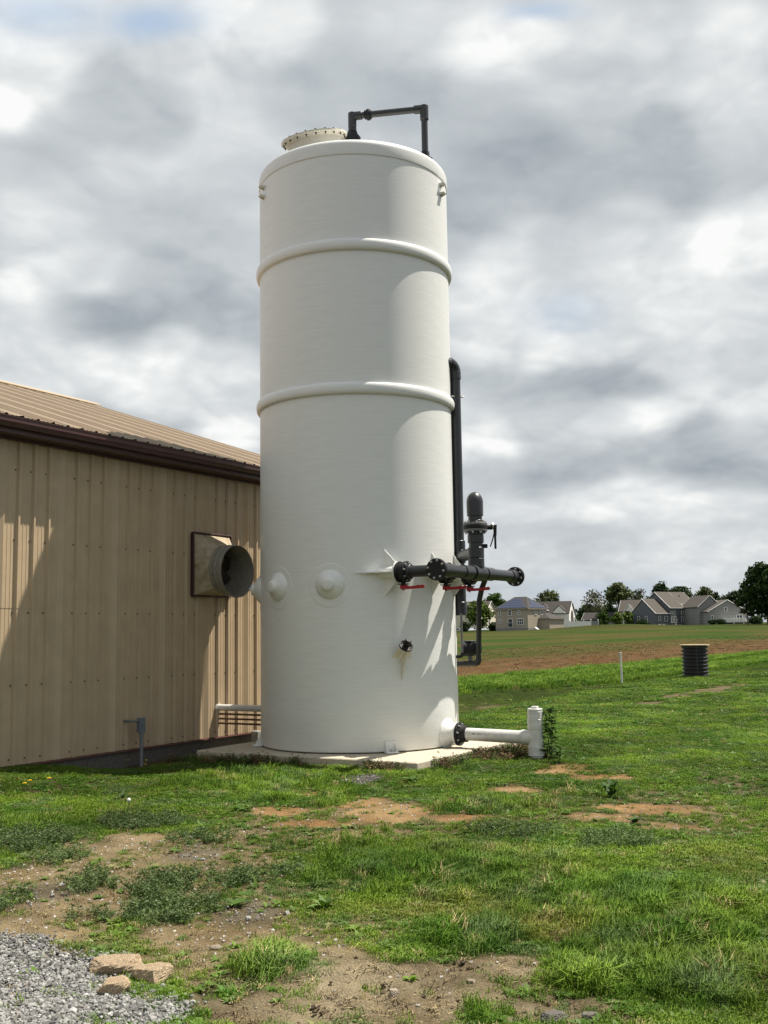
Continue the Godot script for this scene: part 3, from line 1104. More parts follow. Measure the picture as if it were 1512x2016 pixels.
	b.box(Vector3(2.24, 0.37, 0.175), Vector3(0.095, 0.20, 0.07), Basis(), 0.01)
	part(t, "box_body", b, M.box_grey)
	b = MB.new()
	b.box(Vector3(2.24, 0.37, 0.222), Vector3(0.105, 0.212, 0.016), Basis(), 0.006)
	b.box(Vector3(2.24, 0.37, 0.236), Vector3(0.02, 0.05, 0.012), Basis(), 0.003)
	part(t, "box_cover", b, M.box_grey)
	b = MB.new()
	b.tube([Vector3(2.20, 0.43, 0.175), Vector3(2.15, 0.435, 0.17), Vector3(2.115, 0.435, 0.15), Vector3(2.10, 0.435, 0.10), Vector3(2.10, 0.435, -0.02)], 0.017, 12)
	part(t, "wall_conduit", b, M.grey_post)


# ---------- tank ----------
func dome_h(r: float) -> float:
	return 8.66 + 0.24 * (1.0 - pow(r / TR, 2.0))


# a round reinforcing pad laid on the tank wall; phi is the direction in the tank frame (0 = along x, 90 = along z)
func wall_pad(b: MB, phi: float, h: float, rad: float, th: float) -> void:
	var segs := 40
	var rs := [0.0, 0.35, 0.7, 0.94, 1.0]
	var lift := [th, th, th, th, -0.002]
	var pt := func(r: float, a: float, e: float) -> Vector3:
		var q := phi + r * cos(a) / TR
		return Vector3(cos(q) * (TR + e), h + r * sin(a), sin(q) * (TR + e))
	for k in segs:
		var a := TAU * k / segs
		var a2 := TAU * (k + 1) / segs
		for i in rs.size() - 1:
			var p: Vector3 = pt.call(rad * rs[i], a, lift[i])
			var q: Vector3 = pt.call(rad * rs[i], a2, lift[i])
			var r: Vector3 = pt.call(rad * rs[i + 1], a2, lift[i + 1])
			var s: Vector3 = pt.call(rad * rs[i + 1], a, lift[i + 1])
			if i < 3:
				var np := Vector3(p.x, 0, p.z).normalized()
				var nq := Vector3(q.x, 0, q.z).normalized()
				var nr := Vector3(r.x, 0, r.z).normalized()
				var ns := Vector3(s.x, 0, s.z).normalized()
				if i > 0: b.tri(p, q, r, np, nq, nr)
				b.tri(p, r, s, np, nr, ns)
			else:
				b.quad(p, q, r, s, Vector3(p.x, 0, p.z))


var bolt_mesh: ArrayMesh

func flange(parent: Node, called: String, c: Vector3, axis: Vector3, r: float, th: float, m: Material, bolts := 8, bolt_r := 0.78, bm: Material = null, sides := [1.0], turn := 0.2) -> MeshInstance3D:
	var b := MB.new()
	b.cyl(c - axis * th * 0.5, c + axis * th * 0.5, r, 40, -1.0, minf(0.004, th * 0.3))
	var f := part(parent, called, b, m)
	if bolts > 0:
		if bolt_mesh == null:
			var q := MB.new()
			q.lathe(Transform3D(), [Vector2(0.0, -0.002), Vector2(0.017, -0.002), Vector2(0.017, 0.004), Vector2(0.013, 0.005), Vector2(0.013, 0.016), Vector2(0.007, 0.018), Vector2(0.007, 0.026), Vector2(0, 0.027)], 10)
			bolt_mesh = q.mesh()
		var tool := MB.new()
		for sd in sides:
			var xf := tool.along(c, c + axis * sd)
			for k in bolts:
				var a := TAU * k / bolts + turn
				var p: Vector3 = c + axis * sd * th * 0.5 + (xf.basis.x * cos(a) + xf.basis.z * sin(a)) * r * bolt_r
				inst(f, "bolt", bolt_mesh, bm if bm else M.bolt_steel, Transform3D(xf.basis.scaled_local(Vector3.ONE * (r / 0.145)), p))
	return f


# plate from the flange rim down to the tank wall; dir lies across the nozzle axis
func gusset(b: MB, c: Vector3, axis: Vector3, dir: Vector3, r0: float, reach: float, depth: float, th := 0.012) -> void:
	var side := axis.cross(dir).normalized() * th
	b.prism([Vector2(r0 - 0.05, -0.006), Vector2(r0, -0.006), Vector2(r0 + reach, -depth), Vector2(r0 - 0.05, -depth)], c - side * 0.5, dir, axis, side)


func build_tank() -> void:
	var t := thing("storage_tank", "tall cylindrical off-white fibreglass tank with two raised bands", "tank", TF, Vector3(0, 0, 0))
	var b := MB.new()
	var prof := [Vector2(0, 0.012), Vector2(1.42, 0.012), Vector2(1.44, 0.022), Vector2(1.452, 0.05)]
	for k in range(1, 17):
		prof.append(Vector2(TR + 0.004 - 0.004 * k / 16.0, 0.05 + (8.40 - 0.05) * k / 16.0))
	b.lathe(Transform3D(), prof, 128)
	part(t, "shell", b, M.fibreglass)
	# top band and dome
	b = MB.new()
	prof = [Vector2(TR - 0.01, 8.392), Vector2(TR + 0.010, 8.395), Vector2(TR + 0.013, 8.41), Vector2(TR + 0.010, 8.54)]
	for k in range(1, 9):
		var a := PI * 0.5 * k / 8.0
		prof.append(Vector2(TR + 0.010 - 0.11 * (1.0 - cos(a)), 8.54 + 0.105 * sin(a)))
	for k in range(1, 9):
		var r := 1.34 * (1.0 - k / 8.0)
		prof.append(Vector2(r, dome_h(r)))
	b.lathe(Transform3D(), prof, 128)
	part(t, "dome_top", b, M.fibreglass)
	for h in [4.905, 6.975]:
		b = MB.new()
		prof = [Vector2(TR - 0.01, h - 0.004)]
		for k in 11:
			var a := PI * k / 10.0
			prof.append(Vector2(TR + 0.002 + 0.056 * pow(sin(a), 0.6), h + 0.085 - 0.085 * cos(a)))
		prof.append(Vector2(TR - 0.01, h + 0.175))
		b.lathe(Transform3D(), prof, 128)
		part(t, "stiffening_band", b, M.fibreglass)
	# hatch on the dome, leaning with it
	var c := Vector3(-0.524, 0.0, -0.293)
	c.y = dome_h(0.6) - 0.075
	var tip := Vector3(-0.16, 0.96, 0.20)                    # in the world: to the side and towards the camera
	var lean := Vector3(tip.dot(U), tip.y, tip.dot(N)).normalized()
	var tool := MB.new()
	var xf := tool.along(c, c + lean)
	b = MB.new()
	b.lathe(xf, [Vector2(0.43, -0.1), Vector2(0.42, 0.32), Vector2(0.44, 0.345), Vector2(0.505, 0.35), Vector2(0.512, 0.356), Vector2(0.512, 0.372), Vector2(0.4, 0.372)], 56)
	var neck := part(t, "hatch_neck", b, M.fibreglass_cream)
	b = MB.new()
	b.lathe(xf, [Vector2(0.3, 0.376), Vector2(0.508, 0.376), Vector2(0.508, 0.386), Vector2(0.46, 0.39), Vector2(0.30, 0.405), Vector2(0, 0.425)], 56)
	part(t, "hatch_cover", b, M.fibreglass_cream)
	b = MB.new()
	b.lathe(xf, [Vector2(0.3, 0.3725), Vector2(0.505, 0.3725), Vector2(0.505, 0.3755), Vector2(0.3, 0.3755)], 56)
	part(t, "hatch_gasket", b, M.dark_steel)
	var hb := MB.new()
	hb.cyl(Vector3(0, -0.04, 0), Vector3(0, 0.055, 0), 0.007, 8)
	hb.cyl(Vector3(0, -0.018, 0), Vector3(0, -0.002, 0), 0.014, 6)
	hb.cyl(Vector3(0, 0.042, 0), Vector3(0, 0.052, 0), 0.016, 6)
	var hm := hb.mesh()
	for k in 20:
		var a := TAU * k / 20.0
		inst(neck, "bolt", hm, M.dark_steel, Transform3D(xf.basis, xf * Vector3(cos(a) * 0.475, 0.352, sin(a) * 0.475)))
	# lifting clips under the top band
	for e in [atan2(1.455, 0.17), atan2(-0.83, -1.193)]:
		for h in [8.30, 8.15]:
			b = MB.new()
			var d := Vector3(cos(e), 0, sin(e))
			var q := Vector3(-sin(e), 0, cos(e))
			b.box(d * (TR + 0.035) + Vector3(0, h, 0), Vector3(0.09, 0.012, 0.10), Basis(d, Vector3.UP, d.cross(Vector3.UP)), 0.003)
			b.prism([Vector2(-0.01, -0.005), Vector2(0.075, -0.005), Vector2(-0.01, -0.045)], d * TR + Vector3(0, h, 0) + q * 0.044, d, Vector3.UP, q * 0.008)
			b.prism([Vector2(-0.01, -0.005), Vector2(0.075, -0.005), Vector2(-0.01, -0.045)], d * TR + Vector3(0, h, 0) - q * 0.052, d, Vector3.UP, q * 0.008)
			part(t, "lifting_clip", b, M.fibreglass_fitting)
	# hold-down lugs at the foot
	for e in [atan2(0.748, -0.663), atan2(-0.763, -0.646), atan2(0.66, 0.75), atan2(-0.7, 0.7)]:
		b = MB.new()
		var d := Vector3(cos(e), 0, sin(e))
		var q := Vector3(-sin(e), 0, cos(e))
		b.box(d * (TR + 0.05) + Vector3(0, 0.016, 0), Vector3(0.14, 0.02, 0.17), Basis(d, Vector3.UP, d.cross(Vector3.UP)), 0.004)
		for s in [-0.07, 0.06]:
			b.prism([Vector2(-0.02, 0.02), Vector2(0.1, 0.02), Vector2(0.08, 0.05), Vector2(0.0, 0.145), Vector2(-0.02, 0.145)], d * TR + q * s, d, Vector3.UP, q * 0.012)
		b.box(d * (TR + 0.008) + Vector3(0, 0.09, 0), Vector3(0.016, 0.15, 0.16), Basis(d, Vector3.UP, d.cross(Vector3.UP)), 0.003)
		part(t, "hold_down_lug", b, M.fibreglass_fitting)
		b = MB.new()
		b.cyl(d * (TR + 0.075) + Vector3(0, -0.02, 0), d * (TR + 0.075) + Vector3(0, 0.065, 0), 0.011, 8)
		b.cyl(d * (TR + 0.075) + Vector3(0, 0.026, 0), d * (TR + 0.075) + Vector3(0, 0.042, 0), 0.02, 6)
		part(t, "anchor_bolt", b, M.bolt_steel)
	# capped nozzles on pads, on the side away from the pipes
	var to_cam := atan2((-TF.origin).dot(N), (-TF.origin).dot(U))
	for e in [86.0, 51.0, 15.5]:
		var phi := to_cam - deg_to_rad(e)
		# the side of the tank that shows towards the building
		if Vector3(cos(phi), 0, sin(phi)).dot(N) > Vector3(cos(to_cam + deg_to_rad(e)), 0, sin(to_cam + deg_to_rad(e))).dot(N):
			phi = to_cam + deg_to_rad(e)
		var d := Vector3(cos(phi), 0, sin(phi))
		b = MB.new()
		wall_pad(b, phi, 2.26, 0.315, 0.007)
		var pad := part(t, "nozzle_pad", b, M.fibreglass)
		b = MB.new()
		b.lathe(tool.along(d * (TR - 0.06) + Vector3(0, 2.27, 0), d * 3.0 + Vector3(0, 2.27, 0)), [Vector2(0.225, 0.0), Vector2(0.205, 0.065), Vector2(0.185, 0.09), Vector2(0.145, 0.122), Vector2(0.105, 0.146), Vector2(0.088, 0.162), Vector2(0.083, 0.188), Vector2(0.074, 0.198), Vector2(0.05, 0.203), Vector2(0, 0.204)], 36)
		part(t, "capped_nozzle", b, M.fibreglass_fitting)
	# three gusseted nozzles for the pipe header
	for e in [[-1.0, 1.28], [-0.3, 1.56], [0.4, 1.58]]:
		var fc := Vector3(e[0], 2.42, e[1])
		b = MB.new()
		var depth: float = e[1] - sqrt(TR * TR - e[0] * e[0])
		b.cyl(Vector3(e[0], 2.42, 0.9), fc, 0.088, 28)
		b.cyl(fc - Vector3(0, 0, 0.022), fc, 0.145, 36, -1.0, 0.003)
		gusset(b, fc - Vector3(0, 0, 0.02), Vector3(0, 0, 1), Vector3.UP, 0.12, 0.26, depth + 0.03)
		gusset(b, fc - Vector3(0, 0, 0.02), Vector3(0, 0, 1), Vector3.DOWN, 0.12, 0.26, depth + 0.03)
		gusset(b, fc - Vector3(0, 0, 0.02), Vector3(0, 0, 1), Vector3.LEFT, 0.12, 0.26, depth + (0.75 if e[0] < -0.5 else 0.16))
		gusset(b, fc - Vector3(0, 0, 0.02), Vector3(0, 0, 1), Vector3.RIGHT, 0.12, 0.2, maxf(depth + (-0.02 if e[0] < -0.5 else 0.2), 0.06))
		part(t, "gusseted_nozzle", b, M.fibreglass_fitting)
	# small drain nozzle that points up and out, propped by gussets
	var dn := Vector3(-0.567, 0, 0.823).normalized()
	var ax := (dn * 0.74 + Vector3(0, 0.67, 0)).normalized()
	var fc := dn * 1.60 + Vector3(0, 1.415, 0)
	var acr := ax.cross(Vector3.UP).normalized()
	b = MB.new()
	b.cyl(fc - ax * 0.42, fc, 0.05, 20)
	b.cyl(fc - ax * 0.014, fc, 0.098, 32, -1.0, 0.003)
	var dnw := acr.cross(ax).normalized()
	if dnw.y > 0.0: dnw = -dnw
	gusset(b, fc - ax * 0.012, ax, dnw, 0.09, 0.16, 0.42)
	gusset(b, fc - ax * 0.012, ax, acr, 0.09, 0.10, 0.36)
	gusset(b, fc - ax * 0.012, ax, -acr, 0.09, 0.10, 0.36)
	part(t, "drain_nozzle", b, M.fibreglass_cream)
	var f := flange(t, "drain_flange", fc + ax * 0.012, ax, 0.096, 0.024, M.black_plastic, 4, 0.74, M.dark_steel, [1.0], 0.7)
	b = MB.new()
	b.cyl(fc + ax * 0.02, fc + ax * 0.14, 0.042, 20, -1.0, 0.004)
	part(f, "stub", b, M.black_plastic)
	# bottom outlet
	b = MB.new()
	b.lathe(tool.along(Vector3(0, 0.19, 1.30), Vector3(0, 0.19, 3.0)), [Vector2(0.23, 0.0), Vector2(0.215, 0.15), Vector2(0.175, 0.19), Vector2(0.125, 0.25), Vector2(0.12, 0.30), Vector2(0.16, 0.305), Vector2(0.163, 0.325), Vector2(0.0, 0.326)], 40)
	part(t, "outlet_nozzle", b, M.fibreglass_fitting)


# ---------- pipework on the tank ----------
func pipe(parent: Node, called: String, pts: Array, r: float, m: Material) -> MeshInstance3D:
	var b := MB.new()
	b.tube(pts, r, 24)
	return part(parent, called, b, m)


func sleeve(parent: Node, called: String, a: Vector3, z: Vector3, r: float, m: Material) -> MeshInstance3D:
	var b := MB.new()
	b.cyl(a, z, r, 28, -1.0, 0.005)
	return part(parent, called, b, m)


func arc(c: Vector3, e0: Vector3, e1: Vector3, r: float, n := 8) -> Array:
	var out := []
	for k in n + 1:
		var a := PI * 0.5 * k / n
		out.append(c + e0 * r * cos(a) + e1 * r * sin(a))
	return out


func butterfly_valve(parent: Node, c: Vector3) -> void:
	var z := Vector3(0, 0, 1)
	flange(parent, "flange", c + z * 0.016, z, 0.145, 0.03, M.black_plastic, 0)
	sleeve(parent, "valve_body", c + z * 0.031, c + z * 0.105, 0.122, M.black_plastic)
	flange(parent, "flange", c + z * 0.122, z, 0.145, 0.034, M.black_plastic, 8, 0.80, M.bolt_steel, [1.0])
	sleeve(parent, "flange_hub", c + z * 0.138, c + z * 0.20, 0.10, M.grey_pvc)
	sleeve(parent, "valve_stem", c + Vector3(0, -0.185, 0.068), c + Vector3(0, -0.10, 0.068), 0.03, M.black_plastic)
	var b := MB.new()
	b.box(c + Vector3(0, -0.165, 0.068), Vector3(0.10, 0.014, 0.13), Basis(), 0.003)
	part(parent, "notch_plate", b, M.black_plastic)
	b = MB.new()
	b.prism([Vector2(-0.045, -0.01), Vector2(-0.04, -0.066), Vector2(0.06, -0.068), Vector2(0.31, -0.06), Vector2(0.325, -0.045), Vector2(0.32, -0.03), Vector2(0.30, -0.012), Vector2(0.285, -0.02), Vector2(0.22, -0.016), Vector2(0.20, -0.026), Vector2(0.08, -0.03), Vector2(0.05, -0.008)],
		c + Vector3(-0.016, -0.168, 0.068), Vector3(0, 0, 1), Vector3.UP, Vector3(0.032, 0, 0))
	var h := part(parent, "handle", b, M.red_handle)
	h.set_meta("label", "red lever handle")
	b = MB.new()
	b.cyl(c + Vector3(0, -0.25, 0.068), c + Vector3(0, -0.225, 0.068), 0.016, 8)
	part(h, "nut", b, M.black_plastic)


func build_tank_pipes() -> void:
	var g: Material = M.grey_pvc
	var X := Vector3.RIGHT
	var Y := Vector3.UP
	var Z := Vector3(0, 0, 1)
	# header with three valved branches and a capped riser
	var t := thing("pipe_header", "dark grey plastic pipe header with red handled valves on the tank side", "pipework", TF, Vector3(0.0, 2.2, 1.95))
	for e in [[-1.0, 1.28], [-0.3, 1.56], [0.4, 1.58]]:
		butterfly_valve(t, Vector3(e[0], 2.42, e[1] + 0.003))
		pipe(t, "branch_pipe", [Vector3(e[0], 2.42, e[1] + 0.18), Vector3(e[0], 2.42, 1.95)], 0.078, g)
	pipe(t, "header_pipe", [Vector3(-1.12, 2.42, 1.95), Vector3(1.32, 2.42, 1.95)], 0.083, g)
	for e in [[-1.14, -0.86], [-0.42, -0.16], [0.28, 0.52], [1.15, 1.33]]:
		sleeve(t, "pipe_sleeve", Vector3(e[0], 2.42, 1.95), Vector3(e[1], 2.42, 1.95), 0.096, g)
	sleeve(t, "saddle_collar", Vector3(-0.135, 2.42, 1.95), Vector3(0.20, 2.42, 1.95), 0.112, g)
	flange(t, "flange", Vector3(-1.145, 2.42, 1.95), X, 0.146, 0.026, M.black_plastic, 0)
	flange(t, "blind_flange", Vector3(-1.174, 2.42, 1.95), X, 0.146, 0.026, M.black_plastic, 8, 0.80, M.bolt_steel, [-1.0])
	flange(t, "flange", Vector3(1.345, 2.42, 1.95), X, 0.146, 0.026, M.black_plastic, 8, 0.78, M.bolt_steel, [-1.0])
	flange(t, "blind_flange", Vector3(1.374, 2.42, 1.95), X, 0.146, 0.026, M.black_plastic, 0)
	# riser
	var rc := Vector3(0.03, 0, 1.95)
	sleeve(t, "riser_pipe", rc + Y * 2.44, rc + Y * 3.34, 0.098, g)
	for e in [[2.50, 2.625, 0.115], [2.632, 2.78, 0.115], [2.845, 2.955, 0.115], [2.962, 3.0, 0.112], [3.115, 3.165, 0.114]]:
		sleeve(t, "riser_coupling", rc + Y * e[0], rc + Y * e[1], e[2], g)
	flange(t, "riser_flange", rc + Y * 3.022, Y, 0.168, 0.036, M.flange_grey, 8, 0.84, M.bolt_steel, [-1.0])
	flange(t, "wafer_valve", rc + Y * 3.066, Y, 0.172, 0.05, M.black_plastic, 0)
	flange(t, "riser_flange", rc + Y * 3.108, Y, 0.170, 0.034, M.flange_grey, 8, 0.84, M.bolt_steel, [1.0])
	var b := MB.new()
	var prof := [Vector2(0.10, 3.225), Vector2(0.116, 3.228), Vector2(0.118, 3.42)]
	for k in range(1, 9):
		var a := PI * 0.5 * k / 8.0
		prof.append(Vector2(0.118 * cos(a), 3.42 + 0.15 * sin(a)))
	b.lathe(Transform3D(Basis(), rc), prof, 36)
	part(t, "domed_cap", b, g)
	# valve lever: hangs from a stub that sticks out of the wafer valve
	var out := (X * 0.62 + Z * 0.78).normalized()
	b = MB.new()
	b.cyl(rc + Y * 3.066 + out * 0.14, rc + Y * 3.066 + out * 0.24, 0.035, 16, -1.0, 0.003)
	part(t, "lever_neck", b, M.black_plastic)
	b = MB.new()
	b.lathe(MB.new().along(rc + Y * 3.085 + out * 0.235, rc + Y * 3.085 + out * 0.5), [Vector2(0, 0), Vector2(0.05, 0.0), Vector2(0.045, 0.025), Vector2(0.02, 0.032), Vector2(0, 0.032)], 18)
	part(t, "lever_plate", b, M.bolt_steel)
	b = MB.new()
	var lp := rc + out * 0.283
	b.tube([lp + Y * 3.10, lp + Y * 3.04, lp + Y * 2.95], 0.028, 12, true, 0.021)
	b.tube([lp + Y * 2.96, lp + Y * 2.86, lp + Y * 2.76], 0.016, 10)
	b.tube([lp + Y * 3.0 - out * 0.01, lp + Y * 2.9 - out * 0.035, lp + Y * 2.79 - out * 0.075], 0.009, 8)
	part(t, "lever", b, M.black_plastic)
	b = MB.new()
	b.cyl(rc + Y * 2.80 + out * 0.09, rc + Y * 2.80 + out * 0.165, 0.03, 14, -1.0, 0.006)
	part(t, "sample_plug", b, M.black_plastic)
	# down pipe from the third branch, leaning a little, with a return into the tank
	t = thing("down_pipe", "thin dark pipe hanging from the header beside the tank with an elbow", "pipe", TF, Vector3(0.6, 1.1, 1.62))
	var top := Vector3(0.48, 2.42, 1.90)
	var low := Vector3(0.66, 1.20, 1.64)
	pipe(t, "drop_pipe", [top, Vector3(0.50, 2.22, 1.80), Vector3(0.53, 2.05, 1.74), low], 0.039, g)
	var inw := -Vector3(0.66, 0, 1.64).normalized()
	var bend := []
	for k in 7:
		var a := PI * 0.5 * k / 6.0
		bend.append(low + inw * 0.06 * (1.0 - cos(a)) + Y * (-0.06 * sin(a)))
	pipe(t, "elbow", bend, 0.047, g)
	pipe(t, "return_pipe", [bend[6], bend[6] + inw * 0.36], 0.039, g)
	# standpipe behind the tank edge
	t = thing("standpipe", "thick dark grey vertical pipe along the tank with an elbow on top", "pipe", TF, Vector3(0.62, 1.85, 1.42))
	var sp := Vector3(0.645, 0, 1.375)
	pipe(t, "upright", [sp + Y * 1.95, sp + Y * 5.52], 0.078, g)
	var iw := -Vector3(sp.x, 0, sp.z).normalized()
	var side := iw.rotated(Y, 0.9)
	var el := []
	for k in 9:
		var a := PI * 0.5 * k / 8.0
		el.append(sp + Y * (5.50 + 0.13 * sin(a)) + side * 0.13 * (1.0 - cos(a)))
	pipe(t, "top_elbow", el, 0.088, g)
	pipe(t, "inlet_stub", [el[8], el[8] + side * 0.30], 0.078, g)
	sleeve(t, "upper_socket", sp + Y * 5.40, sp + Y * 5.515, 0.089, g)
	sleeve(t, "middle_socket", sp + Y * 2.80, sp + Y * 2.95, 0.094, g)
	sleeve(t, "middle_tee", sp + Y * 2.62, sp + Y * 2.81, 0.096, g)
	sleeve(t, "lower_body", sp + Y * 1.86, sp + Y * 2.28, 0.086, g)
	sleeve(t, "lower_cap", sp + Y * 1.845, sp + Y * 2.04, 0.093, g)
	pipe(t, "cross_pipe", [sp + Y * 2.71, rc + Y * 2.71], 0.083, g)
	b = MB.new()
	b.tube([sp * 0.93 + Y * 5.13, sp * 1.0 + Y * 5.13 + X * 0.1, sp * 1.08 + Y * 5.13, sp + Y * 5.13 - X * 0.095, sp * 0.93 + Y * 5.13], 0.012, 8)
	part(t, "pipe_clamp", b, M.white_trim)
	# small pump with its sensing tube
	t = thing("dosing_pump", "small black pump drum hung behind the thin down pipe", "pump", TF, Vector3(0.7, 1.2, 1.5))
	var right := Vector3(U.x, 0, N.x).normalized()      # world x in the tank frame
	var pc := Vector3(0.74, 1.355, 1.47)
	sleeve(t, "drum", pc - right * 0.12, pc + right * 0.07, 0.108, M.black_plastic)
	sleeve(t, "end_housing", pc + right * 0.068, pc + right * 0.15, 0.085, M.black_plastic)
	sleeve(t, "end_ring", pc + right * 0.148, pc + right * 0.17, 0.062, M.flange_grey)
	b = MB.new()
	b.box(pc + Vector3(0, 0.112, 0), Vector3(0.16, 0.012, 0.12), Basis(), 0.003)
	b.box(pc + Vector3(0, -0.15, 0), Vector3(0.05, 0.1, 0.05), Basis(), 0.003)
	part(t, "bracket", b, M.flange_grey)
	t = thing("sensing_tube", "thin pale upright tube with a small black elbow at the tank edge", "tube", TF, Vector3(0.5, 1.25, 1.46))
	var tc := Vector3(0.49, 0, 1.462)
	pipe(t, "clear_tube", [tc + Y * 1.28, tc + Y * 1.87], 0.017, M.flange_grey)
	var e2 := -Vector3(tc.x, 0, tc.z).normalized()
	pipe(t, "elbow", [tc + Y * 1.30, tc + Y * 1.265, tc + Y * 1.25 + e2 * 0.015, tc + Y * 1.245 + e2 * 0.05, tc + Y * 1.245 + e2 * 0.12], 0.024, M.black_plastic)
	# loop over the dome
	t = thing("vent_loop", "dark grey pipe loop with union and elbows on top of the tank", "pipe", TF, Vector3(0, 8.9, 0))
	var p0 := Vector3(0.0, 0, 0.0)
	var q3 := at_z(835, 213, TF.origin.z + 0.2) - TF.origin
	var p1 := Vector3(q3.dot(U), 0, q3.dot(N))
	var hy := 9.70
	var dir := (p1 - p0).normalized()
	b = MB.new()
	b.lathe(Transform3D(Basis(), p0), [Vector2(0.13, 8.88), Vector2(0.13, 9.34), Vector2(0.085, 9.40), Vector2(0.075, 9.44), Vector2(0.0, 9.44)], 28)
	part(t, "base_flange", b, M.black_plastic)
	pipe(t, "riser", [p0 + Y * 9.3, p0 + Y * 9.66], 0.052, g)
	sleeve(t, "riser_adapter", p0 + Y * 9.42, p0 + Y * 9.50, 0.066, g)
	for e in [[p0, dir], [p1, -dir]]:
		b = MB.new()
		b.cyl(e[0] + Y * (hy - 0.19), e[0] + Y * (hy + 0.055), 0.066, 24, -1.0, 0.012)
		b.cyl(e[0] + Y * hy - e[1] * 0.03, e[0] + Y * hy + e[1] * 0.16, 0.066, 24, -1.0, 0.008)
		part(t, "elbow", b, g)
	pipe(t, "cross_run", [p0 + Y * hy, p1 + Y * hy], 0.050, g)
	sleeve(t, "union_body", p0 + Y * hy + dir * 0.20, p0 + Y * hy + dir * 0.31, 0.07, M.black_plastic)
	sleeve(t, "union_nut", p0 + Y * hy + dir * 0.235, p0 + Y * hy + dir * 0.285, 0.088, M.black_plastic)
	pipe(t, "drop", [p1 + Y * hy, p1 + Y * (dome_h(p1.length()) - 0.03)], 0.050, g)
	b = MB.new()
	b.lathe(Transform3D(Basis(), p1), [Vector2(0.12, dome_h(p1.length()) - 0.08), Vector2(0.115, dome_h(p1.length()) + 0.13), Vector2(0.07, dome_h(p1.length()) + 0.16), Vector2(0.066, dome_h(p1.length()) + 0.24), Vector2(0.0, dome_h(p1.length()) + 0.24)], 28)
	part(t, "drop_flange", b, M.black_plastic)
	# outlet pipe to the cleanout
	t = thing("drain_line", "white plastic drain pipe with black flange from tank foot to capped cleanout", "pipe", TF, Vector3(0, -0.12, 2.2))
	flange(t, "flange", Vector3(0, 0.19, 1.645), Z, 0.163, 0.034, M.black_plastic, 8, 0.8, M.bolt_steel, [1.0])
	b = MB.new()
	b.lathe(MB.new().along(Vector3(0, 0.19, 1.66), Vector3(0, 0.19, 3.0)), [Vector2(0.13, 0.0), Vector2(0.115, 0.03), Vector2(0.108, 0.10), Vector2(0.0, 0.10)], 28)
	part(t, "flange_hub", b, M.black_plastic)
	pipe(t, "pipe_run", [Vector3(0, 0.19, 1.74), Vector3(0, 0.175, 2.78)], 0.088, M.white_pvc)
	for e in [[1.90, 0.035], [1.98, 0.075]]:
		b = MB.new()
		var mk := Vector3(-0.0865, 0.205, e[0])
		b.box(mk, Vector3(0.004, 0.012 if e[1] < 0.05 else 0.005, e[1]))
		part(t, "printed_mark", b, M.dark_steel)
	sleeve(t, "tee_branch", Vector3(0, 0.178, 2.58), Vector3(0, 0.175, 2.78), 0.101, M.white_pvc)
	var cc := Vector3(0, 0, 2.78)
	sleeve(t, "tee_body", cc + Y * 0.07, cc + Y * 0.30, 0.099, M.white_pvc)
	sleeve(t, "lower_socket", cc + Y * -0.06, cc + Y * 0.075, 0.106, M.white_pvc)
	sleeve(t, "buried_pipe", cc + Y * -0.4, cc + Y * -0.05, 0.088, M.white_pvc)
	sleeve(t, "upper_socket", cc + Y * 0.295, cc + Y * 0.43, 0.106, M.white_pvc)
	sleeve(t, "adapter", cc + Y * 0.43, cc + Y * 0.53, 0.104, M.white_pvc)
	b = MB.new()
	b.cyl(cc + Y * 0.53, cc + Y * 0.565, 0.102, 28, -1.0, 0.006)
	b.box(cc + Y * 0.578, Vector3(0.08, 0.035, 0.08), Basis(), 0.006)
	part(t, "cleanout_plug", b, M.white_pvc)


# ---------- things in the yard ----------
# broken stone: a body cut by random planes, so that it shows fracture faces and edges
func boulder(sd: int, size: Vector3, rough: float) -> MB:
	var b := MB.new()
	var r := RandomNumberGenerator.new()
	r.seed = sd
	var n := noise(FastNoiseLite.TYPE_SIMPLEX_SMOOTH, 2.2, 4, sd)
	var cuts := [[Vector3.UP, 0.72], [Vector3.DOWN, 0.7]]
	for k in 13:
		var a := k * 2.4 + r.randf()
		cuts.append([Vector3(cos(a), r.randf_range(-0.5, 0.75), sin(a)).normalized(), r.randf_range(0.66, 0.95)])
	var rings := 22
	var segs := 36
	var grid := []
	for j in rings + 1:
		var row := []
		for i in segs:
			var th := PI * j / rings
			var a := TAU * i / segs
			var d := Vector3(sin(th) * cos(a), cos(th), sin(th) * sin(a))
			var m := 1.1
			for c in cuts:
				var f: float = d.dot(c[0])
				if f > 0.05: m = minf(m, c[1] / f)
			var p := d * m * (1.0 + rough * 0.22 * n.get_noise_3dv(d * 2.0) + rough * 0.16 * n.get_noise_3dv(d * 7.0))
			row.append(p * size * 0.62)
		grid.append(row)
	for j in rings:
		for i in segs:
			var l := (i + 1) % segs
			var mid: Vector3 = grid[j][i] + grid[j + 1][l]
			if j > 0: b.ftri(grid[j][i], grid[j][l], grid[j + 1][l], mid)
			if j < rings - 1: b.ftri(grid[j][i], grid[j + 1][l], grid[j + 1][i], mid)
	return b


